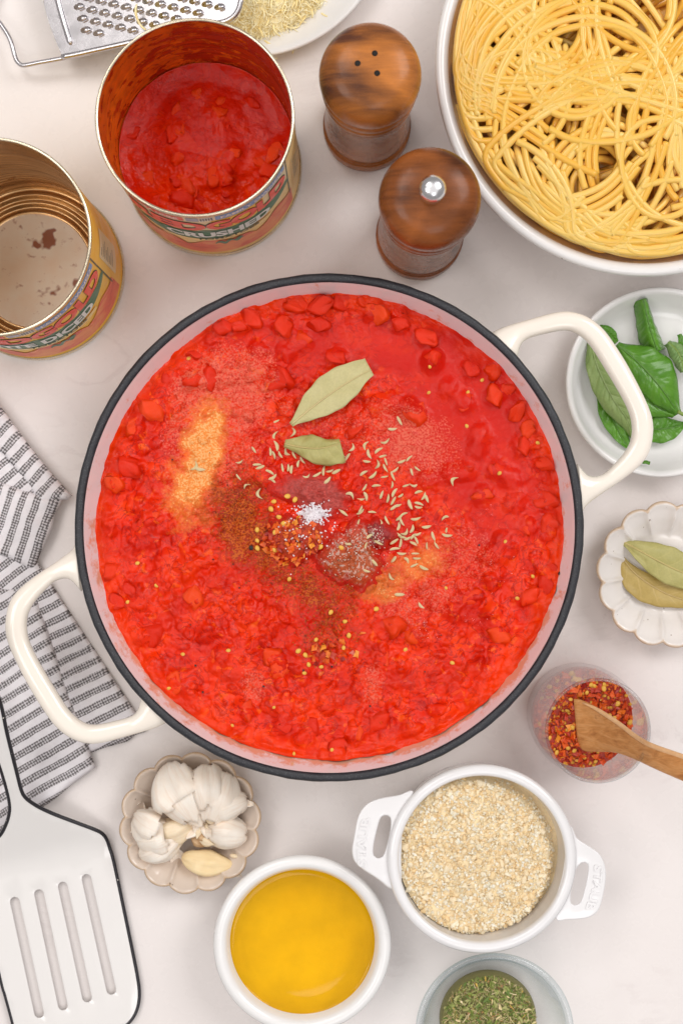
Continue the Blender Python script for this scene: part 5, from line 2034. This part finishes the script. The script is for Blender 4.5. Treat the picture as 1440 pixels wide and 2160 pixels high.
for s_ in slots:
    c_ = np.array(s_).mean(0)
    okx &= ~inpoly(ext, [tuple(c_ + (np.array(q) - c_) * 1.5) for q in s_])
bd = np.array(outl)
okx &= np.array([np.min(np.hypot(*(bd - e).T)) > 7 for e in ext])
V, F = slab(outl, slots, lambda v: TP(v, .0008), lambda v: TP(v, -.0008), ext[okx])
tn = thing('slotted_turner', 'white enamel slotted turner with black edge lying partly on the striped towel', 'turner', P(120, 1950, .002))
bl = add('blade', V, F, M['turner'], tn)
mod_bevel(bl, .0003, 2, 60)
for seg in (right, left):
    q = spline(seg, 150)
    add('black_edge', *tube(TP(q), .00112, 8), M['black_edge'], tn)
q = [(240, 2176), (150, 2197), (60, 2212)]
add('black_edge', *tube(TP(spline(q, 30)), .00112, 8), M['black_edge'], tn)

# ------------------------------------------------------------------ striped kitchen towel
def towel_mat():
    t = NT('towel_weave')
    uv = t.n('ShaderNodeUVMap', uv_map='uv').outputs[0]
    sx = t.n('ShaderNodeSeparateXYZ')
    t.l(uv, sx.inputs[0])
    v = t.coord()
    wob_ = t.math('MULTIPLY', t.math('SUBTRACT', t.noise(uv, 160, 3), .5), .0012)
    ph = t.math('FRACT', t.math('DIVIDE', t.math('ADD', sx.outputs[1], wob_), .0079))
    stripe = t.ramp(t.math('ABSOLUTE', t.math('SUBTRACT', ph, .5)), [(.245, 1.0), (.268, 0.0)])
    a = t.math('MULTIPLY', t.math('ADD', sx.outputs[0], sx.outputs[1]), 2 * PI / .0031)
    b = t.math('MULTIPLY', t.math('SUBTRACT', sx.outputs[0], sx.outputs[1]), 2 * PI / .0031)
    h = t.math('MULTIPLY', t.math('SINE', a), t.math('SINE', b))
    n = t.math('MULTIPLY', t.math('SUBTRACT', t.noise(uv, 700, 2), .5), 2.2)
    hatch = t.ramp(t.math('ADD', h, n), [(.0, 1.0), (.16, 0.0)])
    h2 = t.n('ShaderNodeMath', operation='ADD')
    dark = t.math('MULTIPLY', stripe, t.math('ADD', t.math('MULTIPLY', hatch, .68), .26))
    base = t.ramp(t.noise(v, 300, 4), [(.3, (.76, .73, .76)), (.7, (.82, .80, .83))])
    base = t.mix(t.math('MULTIPLY', dark, .96), base, (.095, .085, .085))
    bb = t.bump(t.noise(uv, 1500, 2), .5, .0005)
    bb = t.bump(t.math('ADD', t.math('SINE', t.math('MULTIPLY', sx.outputs[0], 2 * PI / .0009)), h), .25, .0003, bb)
    return t.done(base, .9, bb, .1)


M['towel'] = towel_mat()


def panel(c4, z4, sv, n=64, m=48, roll=(.003, .003, .003, .003), seed=0, wrinkle=.0014):
    """one folded layer: corners TL TR BR BL in pixels, heights at them, stripe frame (origin, direction along the stripes)"""
    tl, tr, br, bl = [np.array(P(x, y, z)) for (x, y), z in zip(c4, z4)]
    V, UV = [], []
    o2, dirn = sv
    o3 = P(*o2, 0)[:2]
    d = np.array([math.cos(math.radians(dirn)), math.sin(math.radians(dirn))])
    nn = np.array([-d[1], d[0]])
    wu = (np.linalg.norm(tr - tl) + np.linalg.norm(br - bl)) / 2
    wv = (np.linalg.norm(bl - tl) + np.linalg.norm(br - tr)) / 2
    for i in range(n):
        v = i / (n - 1)
        for j in range(m):
            u = j / (m - 1)
            p = (tl * (1 - u) + tr * u) * (1 - v) + (bl * (1 - u) + br * u) * v
            # edges wander a little
            e = (vnoise(v * 5 + seed, 3.3) - .5) * .0022
            p[:2] += (tr - tl)[:2] / (wu + 1e-9) * e * (2 * u - 1)
            e2_ = (vnoise(u * 6 + seed, 8.1) - .5) * .0030
            p[:2] += (bl - tl)[:2] / (wv + 1e-9) * e2_ * (2 * v - 1)
            z = p[2]
            for dist, r in ((u * wu, roll[3]), ((1 - u) * wu, roll[1]), (v * wv, roll[0]), ((1 - v) * wv, roll[2])):
                if r > 0 and dist < r:
                    z -= r * .8 * (1 - math.sqrt(max(0, 1 - (1 - dist / r) ** 2)))
            z += wrinkle * (vnoise(p[0] * 60 + seed * 3, p[1] * 60) - .5) * 2 + wrinkle * .5 * (vnoise(p[0] * 170 + seed, p[1] * 170) - .5) * 2
            V.append((p[0], p[1], max(z, .0012)))
            q = p[:2] - o3
            wobble = .0016 * (vnoise(p[0] * 45 + seed * 9, p[1] * 45) - .5)
            UV.append((q @ d + seed * .011, q @ nn + wobble))
    return np.array(V), grid_faces(n, m), UV


tw = thing('kitchen_towel', 'white kitchen towel with dark grey woven stripes folded under the pan handle', 'towel', P(120, 1380, .001))
PAN = [
    # lower right layer that shows inside the handle
    ([(25, 1080), (78, 1195), (309, 1543), (175, 1592)], (.0050, .0050, .0044, .0050), ((117, 1260), 27), (0, .0035, .0035, 0), 1),
    # middle layer running up to the corner of the towel
    ([(-90, 1050), (30, 1085), (88, 1212), (-60, 1330)], (.0085, .0085, .0070, .0075), ((60, 1176), 36), (0, .004, 0, 0), 2),
    # wide upper layer down to the lower hem
    ([(-170, 1250), (66, 1240), (198, 1622), (-70, 1815)], (.0095, .0078, .0078, .0085), ((150, 1543), 31), (0, .0042, .0040, 0), 3),
    # second pleat, seen between the flap and the upper pleat
    ([(-160, 840), (-20, 890), (96, 1058), (-60, 1075)], (.0085, .0085, .0085, .0085), ((30, 985), 41), (0, .003, .003, 0), 4),
    # the flap with its stripes running downward
    ([(-60, 1000), (126, 1058), (71, 1198), (-70, 1140)], (.0125, .0120, .0088, .0125), ((103, 1062), 250), (.004, .0040, .0042, 0), 5),
    # upper pleat along the right edge
    ([(-110, 815), (-42, 812), (143, 1046), (91, 1060)], (.0125, .0120, .0105, .0118), ((66, 960), 51), (0, .0042, .0035, .0038), 6),
]
TT = PAN
for c4, z4, sv, roll, sd in PAN:
    V, F, UV = panel(c4, z4, sv, roll=roll, seed=sd)
    o = add('folded_layer', V, F, M['towel'], tw, uv=UV)
    mod_solid(o, .0009, -1)

# ------------------------------------------------------------------ spices on the sauce
def mound(name, label, cx, cy, rx, ry, h, ang, s, col):
    n, m = 46, 90
    rr_, tt_ = np.meshgrid(np.linspace(.001, 1.12, n), np.arange(m) * 2 * PI / m, indexing='ij')
    lob = 1 + .50 * (fbm(np.cos(tt_) * 1.6 + s, np.sin(tt_) * 1.6 + s, s, 3) - .5) * 2
    a = math.radians(ang)
    u, w = rr_ * np.cos(tt_) * rx * lob, rr_ * np.sin(tt_) * ry * lob
    x = cx + u * math.cos(a) - w * math.sin(a)
    y = cy + u * math.sin(a) + w * math.cos(a)
    zz = h * np.clip(1 - rr_ ** 2.4, -.35, 1) + (fbm(x / 24, y / 24, s, 4) - .5) * .0095 * np.clip(1.25 - rr_, 0, 1) + (fbm(x / 5, y / 5, s + 4, 3) - .5) * .0016
    V = np.array([P(a_, b_, SZ + .0005 + c_) for a_, b_, c_ in zip(x.ravel(), y.ravel(), zz.ravel())])
    F = [(i * m + j, (i + 1) * m + j, (i + 1) * m + (j + 1) % m, i * m + (j + 1) % m) for i in range(n - 1) for j in range(m)]
    C = np.array([col(a_, b_) for a_, b_ in zip(x.ravel(), y.ravel())])
    ed = np.clip((rr_.ravel() - .62) / .34 + (fbm(x / 9, y / 9, s + 7, 3).ravel() - .5) * 1.2, 0, 1)[:, None]
    C = C * (1 - ed) + np.array([.72, .016, .003]) * ed
    base = P(cx, cy, SZ)
    o = add(name, V, F, M['mound'], at=base, attrs=dict(Col=C))
    tag(o, label, 'spice')

    def top(px_, py_):
        w_ = P(px_, py_, SZ + h)
        d = (V[:, 0] - w_[0]) ** 2 + (V[:, 1] - w_[1]) ** 2
        return float(V[np.argmin(d), 2])
    return o, top


M['mound'] = by_attr('spice_crust', .5, 900, .8, .0006, .4, .45, vscale=1100)


def vn(x, y, s):
    return float(vnoise(x / 4.0, y / 4.0, s))


def colA(x, y):
    k = min(1, max(0, (y - 1075) / 40))
    a = np.array([.52, .06, .055]) * (1 - k) + np.array([.62, .06, .012]) * k
    return a * (.75 + .5 * vn(x, y, 3))


def colB(x, y):
    k = min(1, max(0, ((x - 700) * .5 + (y - 1110)) / 90))
    n_ = vn(x, y, 5)
    a = np.array([.68, .05, .03]) * (1 - k) + np.array([.58, .11, .03]) * k
    if n_ > .70:
        a = np.array([.74, .45, .36])
    return a * (.8 + .4 * vn(x, y, 9))


mA, topA = mound('chili_mound', 'mound of red chili flakes and paste left of centre on the sauce', 622, 1135, 66, 58, .0090, 0, 3, colA)
mB, topB = mound('pepper_mound', 'crumbly reddish mound dusted with ground pepper right of the salt', 742, 1165, 68, 70, .0095, 35, 8, colB)
mC, topC = mound('paste_mound', 'smooth purplish red dollop above the salt on the sauce', 672, 1046, 80, 46, .0050, 8, 13, lambda x, y: np.array([.56, .07, .055]) * (.85 + .3 * vn(x, y, 2)))
mD, topD = mound('small_paste_lump', 'small dark red lump between the pepper mound and the fennel seeds', 795, 1128, 36, 34, .0060, 0, 17, lambda x, y: np.array([.44, .05, .05]) * (.75 + .5 * vn(x, y, 7)))


def top_at(x, y):
    w = P(x, y, SZ)
    z = sauce_z(w[0], w[1])
    for o_, f_, cx, cy, r in ((mA, topA, 622, 1135, 70), (mB, topB, 742, 1165, 74), (mC, topC, 672, 1046, 78), (mD, topD, 795, 1128, 40)):
        if math.hypot(x - cx, (y - cy) * (1.5 if o_ is mC else 1)) < r:
            z = max(z, f_(x, y))
    return z


# white salt, a loose heap of grains
M['salt'] = plain('salt_grain', (.88, .85, .87), (.82, .78, .82), .3, 500, spec=.5)
mb = MB()
bmc = [(-1, -1, -1), (1, -1, -1), (1, 1, -1), (-1, 1, -1), (-1, -1, 1), (1, -1, 1), (1, 1, 1), (-1, 1, 1)]
cubeF = [(0, 3, 2, 1), (4, 5, 6, 7), (0, 1, 5, 4), (1, 2, 6, 5), (2, 3, 7, 6), (3, 0, 4, 7)]
for k in range(1200):
    a, r = rs.uniform(0, 2 * PI), abs(rs.normal()) * .40
    x, y = 662 + r * math.cos(a) * 44, 1084 + r * math.sin(a) * 24
    if k % 14 == 0:
        x, y = 640 + rs.normal() * 30, 1120 + rs.normal() * 30
    z = top_at(x, y) + .0024 * max(0, 1 - r) * rs.uniform(.2, 1) if k % 14 else top_at(x, y) + .0003
    s = rs.uniform(.00022, .00042)
    mb.add(np.array(bmc) * s @ rotm(*rs.uniform(0, 6, 3)).T + P(x, y, z), cubeF)
V, F = mb.out()
so = add('salt_heap', V, F, M['salt'], at=P(660, 1085, SZ), smooth=False)
tag(so, 'small heap of white salt grains on the chili mound', 'salt', kind='stuff')
M['grain'] = by_attr('pepper_grain', .6, 900, .3, .0003, .3, .2)
mb = MB()
gp = [(.82, .68, .58), (.90, .80, .70), (.14, .09, .06), (.50, .30, .17), (.78, .30, .20)]
for k in range(460):
    if k % 3:
        x, y = 742 + rs.normal() * 34, 1168 + rs.normal() * 32
    else:
        x, y = 782 + rs.normal() * 15, 1134 + rs.normal() * 13
    s = rs.uniform(.0002, .00045)
    c = gp[rs.choice(5, p=[.30, .30, .07, .10, .23])]
    mb.add(ROCK[k % 14][0] * s + P(x, y, top_at(x, y) + .0003), ROCK[k % 14][1], c)
V, F = mb.out()
tag(add('ground_pepper', V, F, M['grain'], at=P(745, 1160, SZ), attrs=dict(Col=mb.cols()), smooth=False), 'speckled ground pepper sprinkled over the right hand mound', 'pepper', kind='stuff')
# paprika and chili powder grains round the mounds
mb = MB()
pp = [(.30, .035, .008), (.44, .085, .010), (.20, .022, .008), (.56, .15, .012)]
for (cx, cy, sx_, sy_, n_) in ((500, 1062, 27, 38, 700), (640, 1225, 54, 26, 420), (690, 1325, 32, 34, 420), (560, 1140, 24, 36, 260)):
    for k in range(n_):
        x, y = cx + rs.normal() * sx_, cy + rs.normal() * sy_
        s = rs.uniform(.00018, .00042)
        mb.add(ROCK[k % 14][0] * s * [rs.uniform(.8, 2), 1, 1] @ rotm(0, 0, rs.uniform(0, 6)).T + P(x, y, top_at(x, y) + .0002), ROCK[k % 14][1], pp[rs.choice(4, p=[.35, .35, .1, .2])])
V, F = mb.out()
tag(add('paprika_powder', V, F, M['grain'], at=P(600, 1150, SZ), attrs=dict(Col=mb.cols()), smooth=False), 'dark rust coloured paprika powder sprinkled round the mounds', 'paprika', kind='stuff')

# chili flakes and seeds lying on the mound and the sauce
LF = 'red chili flake lying on the chili mound'
for k in range(160):
    if k < 124:
        a, r = rs.uniform(0, 2 * PI), math.sqrt(rs.uniform(0, 1))
        x, y = 616 + r * math.cos(a) * 62, 1140 + r * math.sin(a) * 52
        if y < 1090 and x > 620:
            continue
        lab, grp = LF, 'chili flakes on the mound'
    else:
        x, y = 690 + rs.normal() * 26, 1372 + rs.normal() * 22
        lab, grp = 'red chili flake in the loose sprinkle below the mounds', 'chili flakes in the sprinkle below'
    w = P(x, y, top_at(x, y) + .0006)
    o = inst('chili_flake', CB[k % 10], w, (rs.uniform(-.5, .5), rs.uniform(-.5, .5), rs.uniform(0, 6)), rs.uniform(.0013, .0023))
    tag(o, lab, 'chili flake', grp)
zs = [(535, 715), (520, 750), (635, 705), (580, 820), (560, 790), (540, 860), (640, 850), (540, 945), (755, 930), (855, 935), (455, 850), (455, 900), (455, 935), (608, 1083), (560, 665), (600, 690)]
for (x, y) in zs:
    x, y = x / 2.25 + 340, y / 2.25 + 740
    o = inst('chili_seed', CSD, P(x, y, top_at(x, y) + .0008), (rs.uniform(-.3, .3), rs.uniform(-.3, .3), rs.uniform(0, 6)), rs.uniform(.0013, .0017))
    tag(o, 'round yellow chili seed on or beside the chili mound', 'chili seed', 'yellow chili seeds by the mound')
for (x, y) in [(805, 1240), (870, 1285), (890, 1352), (650, 1425), (683, 1443), (865, 1410), (735, 1370), (1020, 1225), (700, 1490), (760, 1500), (680, 1530)]:
    x, y = x / 2.25 + 340, y / 2.25 + 740
    o = inst('chili_seed', CSD, P(x, y, top_at(x, y) + .0008), (rs.uniform(-.3, .3), rs.uniform(-.3, .3), rs.uniform(0, 6)), rs.uniform(.0012, .0016))
    tag(o, 'round yellow chili seed in the loose sprinkle below the mounds', 'chili seed', 'yellow chili seeds in the sprinkle below')
sx_ = [(398, 756), (904, 828), (986, 828), (885, 712), (984, 899), (1053, 998), (906, 774), (1123, 1216), (1133, 934), (1016, 802), (290, 1188), (386, 1380), (482, 1372), (578, 1492), (490, 1530), (356, 1452), (330, 1235), (270, 1270), (953, 1398), (1090, 1262), (700, 1582), (620, 1590), (1065, 1142), (855, 1370), (940, 1240)]
for (x, y) in sx_:
    o = inst('tomato_seed', CSD, P(x, y, top_at(x, y) + .0004), (rs.uniform(-.3, .3), rs.uniform(-.3, .3), rs.uniform(0, 6)), rs.uniform(.0009, .0013), sauce)
V, F = lathe([(1, 0), (.92, .38), (.7, .68), (.38, .9), (0, 1)], 14)
BUB = mesh('bubble', V, F, M['glass'])
for (cx, cy, sp, n_) in ((888, 1322, 11, 13), (1004, 1310, 16, 8), (1030, 1082, 10, 4), (1075, 1205, 26, 10), (340, 925, 4, 3), (900, 1300, 26, 7)):
    for k in range(n_):
        x, y = cx + rs.normal() * sp, cy + rs.normal() * sp
        inst('bubble', BUB, P(x, y, top_at(x, y)), (0, 0, 0), rs.uniform(.0006, .0013), sauce)
M['black_pepper'] = plain('black_peppercorn', (.035, .022, .018), (.02, .014, .012), .6, 600)
PPM = mesh('peppercorn_bit', *ROCK[3], M['black_pepper'], smooth=False)
for (x, y) in [(1180, 1210), (530, 1155), (364, 970), (492, 1190), (556, 1448), (428, 1460), (700, 1406), (640, 1414), (895, 1417), (505, 1240), (402, 1318), (413, 1404), (780, 1490), (1010, 1150), (930, 1340), (450, 1180)]:
    big = (x, y) in ((1180, 1210), (530, 1155))
    o = inst('pepper_bit', PPM, P(x, y, top_at(x, y) + .0005), tuple(rs.uniform(0, 6, 3)), .0017 if big else rs.uniform(.0005, .0008))
    if (x, y) == (1180, 1210):
        tag(o, 'black peppercorn piece at the right edge of the sauce', 'pepper bit')
    elif (x, y) == (530, 1155):
        tag(o, 'black pepper piece just left of the chili mound', 'pepper bit')
    else:
        tag(o, 'tiny black pepper speck on the open tomato sauce', 'pepper bit', 'pepper specks on the sauce')

# fennel seeds
def fennel_mat():
    t = NT('fennel_seed')
    uv = t.n('ShaderNodeUVMap', uv_map='uv').outputs[0]
    sx = t.n('ShaderNodeSeparateXYZ')
    t.l(uv, sx.inputs[0])
    oi = t.n('ShaderNodeObjectInfo').outputs['Random']
    r = t.ramp(t.math('ABSOLUTE', t.math('SUBTRACT', t.math('FRACT', t.math('MULTIPLY', sx.outputs[0], 8)), .5)), [(.1, 0.0), (.35, 1.0)])
    a = t.mix(oi, (.88, .73, .46), (.82, .68, .38))
    base = t.mix(r, (.56, .44, .20), a)
    return t.done(base, .5, t.bump(r, .5, .0004), .35)


M['fennel'] = fennel_mat()


def fennel_mesh(bend, s):
    n, m = 14, 17
    V, UV = [], []
    for i in range(n):
        t = i / (n - 1)
        x = (t - .5) * 2
        r = max(.03, (1 - abs(x) ** 2.6) ** .7 * (1 - .18 * x))
        for j in range(m):
            p = 2 * PI * j / (m - 1)
            k = 1 + .10 * math.cos(p * 8)
            V.append((x * .0029, r * .00085 * k * math.cos(p) + bend * .0030 * (x * x - .4), r * .00062 * k * math.sin(p)))
            UV.append((j / (m - 1), t))
    return mesh('fennel_seed', V, grid_faces(n, m), M['fennel'], uv=UV)


FS = [fennel_mesh(b, i) for i, b in enumerate((0, .15, -.2, .3))]
FC = [fennel_mesh(b, i) for i, b in enumerate((.75, -.8, .95))]
left_ = [(545, 335, 18, 0), (540, 405, 75, 1), (625, 385, 80, 1), (547, 450, 100, 0), (440, 470, -52, 0), (518, 480, 95, 0), (535, 495, -70, 0), (563, 490, -65, 0), (598, 480, -50, 1), (630, 495, -65, 0), (650, 535, 80, 0), (670, 520, -60, 0), (575, 555, 95, 0), (603, 555, 82, 0), (618, 560, 75, 0), (372, 527, 15, 1), (455, 540, 8, 0), (470, 552, 10, 0), (515, 575, -25, 0), (530, 600, 30, 0), (530, 615, -35, 0), (367, 600, -55, 0), (405, 640, 30, 1), (465, 680, -75, 1), (690, 595, 25, 1), (740, 587, 28, 0), (770, 570, 75, 0), (800, 570, 20, 0), (830, 573, 20, 0), (788, 615, 40, 0)]
right_ = [(905, 460, 65, 1), (970, 450, 70, 1), (1030, 472, 30, 0), (985, 490, -65, 0), (1050, 500, 15, 0), (975, 525, -5, 0), (1025, 540, 70, 1), (1062, 555, -60, 0), (1065, 525, -65, 0), (1140, 525, 15, 0), (1175, 510, 50, 0), (1110, 565, 35, 0), (1188, 575, -80, 0), (1215, 560, -30, 0), (960, 580, 40, 0), (1005, 590, 45, 0), (1060, 598, 5, 0), (1098, 595, -65, 0), (1062, 430, 20, 1), (1095, 370, -5, 0), (1130, 332, -55, 0), (965, 648, 55, 0), (1020, 640, 10, 0), (1095, 635, 88, 0), (1045, 683, 70, 0), (1075, 700, 80, 0), (1105, 672, 65, 0), (1137, 685, 40, 0), (1160, 640, 20, 0), (1200, 635, 8, 1), (1220, 670, 15, 0), (1245, 690, 65, 0), (1258, 700, -70, 0), (1180, 730, -75, 0), (1222, 725, -15, 0), (1220, 742, -10, 0), (1100, 712, 60, 0), (1120, 735, 15, 0), (970, 690, -65, 0), (945, 705, 0, 0), (865, 768, -35, 0), (945, 752, 55, 0), (1000, 765, 0, 0), (945, 765, 30, 0), (935, 815, 80, 0), (1130, 790, 40, 0), (1150, 775, 20, 0), (1140, 810, -70, 0), (1105, 742, 30, 0), (1070, 805, -55, 0), (1040, 820, 70, 1), (1207, 797, 12, 0), (1352, 792, 10, 1), (1258, 835, 12, 0), (1353, 850, 80, 0), (1190, 845, 70, 0), (1155, 860, 50, 1), (1120, 870, -30, 0), (1195, 880, 40, 0), (1215, 870, 20, 0), (1145, 885, -20, 0), (1290, 880, -65, 0), (1260, 925, 85, 0), (1305, 920, -60, 0), (1200, 915, -25, 0), (1135, 912, 85, 0), (1108, 940, 10, 0), (1140, 962, -10, 0), (1205, 962, 5, 0), (1105, 985, 50, 0), (1160, 995, -55, 1), (1215, 985, -8, 0), (1200, 1018, 25, 0), (1245, 1030, -22, 0), (970, 925, 75, 0), (895, 915, 10, 0), (1010, 1005, -50, 0), (975, 1045, -20, 0), (1092, 1075, -45, 1), (1232, 1210, -45, 0), (985, 880, 30, 0), (1030, 910, -35, 0), (895, 685, -30, 1), (1355, 875, -10, 0), (1105, 905, 40, 0), (1170, 890, 15, 0), (1210, 900, -60, 0), (1125, 832, 70, 0), (880, 505, 45, 0), (855, 495, -35, 0)]
for (lst, lab, grp) in ((left_, 'pale fennel seed left of or below the bay leaves on the sauce', 'fennel seeds on the left'), (right_, 'pale fennel seed in the scatter right of the mounds', 'fennel seeds on the right')):
    for k, (x, y, a, c) in enumerate(lst):
        x, y = x / 2.25 + 340, y / 2.25 + 740
        z = top_at(x, y)
        me = FC[k % 3] if c else FS[k % 4]
        o = inst('fennel_seed', me, P(x, y, z + rs.uniform(.0003, .0008)), (rs.uniform(-.9, .9), rs.uniform(-.18, .18), math.radians(a + rs.uniform(-8, 8))), (q_ := rs.uniform(.72, 1.08), q_ * rs.uniform(.75, 1.05), q_ * .9))
        sh = 'curled' if c else 'straight'
        if 'left' in grp:
            reg = ('just above the short bay leaf' if y < 945 - 10 and x > 560 else 'over the rusty paprika patch' if x < 555 else 'just below the short bay leaf' if y < 1000 else 'on the purplish dollop')
        else:
            reg = ('right of the short bay leaf' if y < 985 and x < 800 else 'in the loose upper right scatter' if y < 1010 else 'in the middle of the right scatter' if y < 1075 else 'on the crumbly pepper mound' if x < 805 else 'in the dense lower right cluster')
        tag(o, 'pale %s fennel seed %s' % (sh, reg), 'fennel seed', 'fennel seeds %s, %s' % (reg, sh))
for (x, y, a, me, lab) in ((185, 562, -8, FS[1], 'lone straight fennel seed on the tan powder patch'), (160, 548, 60, FC[0], 'tiny curled fennel seed touching the lone one on the tan powder'), (1130, 1157, 0, FS[0], 'lone fennel seed below the right scatter near the pale powder'), (1388, 615, 55, FC[1], 'thin curled fennel seed farthest right on the sauce')):
    x, y = x / 2.25 + 340, y / 2.25 + 740
    tag(inst('fennel_seed', me, P(x, y, top_at(x, y) + .0006), (0, 0, math.radians(a))), lab, 'fennel seed', 'lone fennel seeds')
print('objects', len(bpy.data.objects))
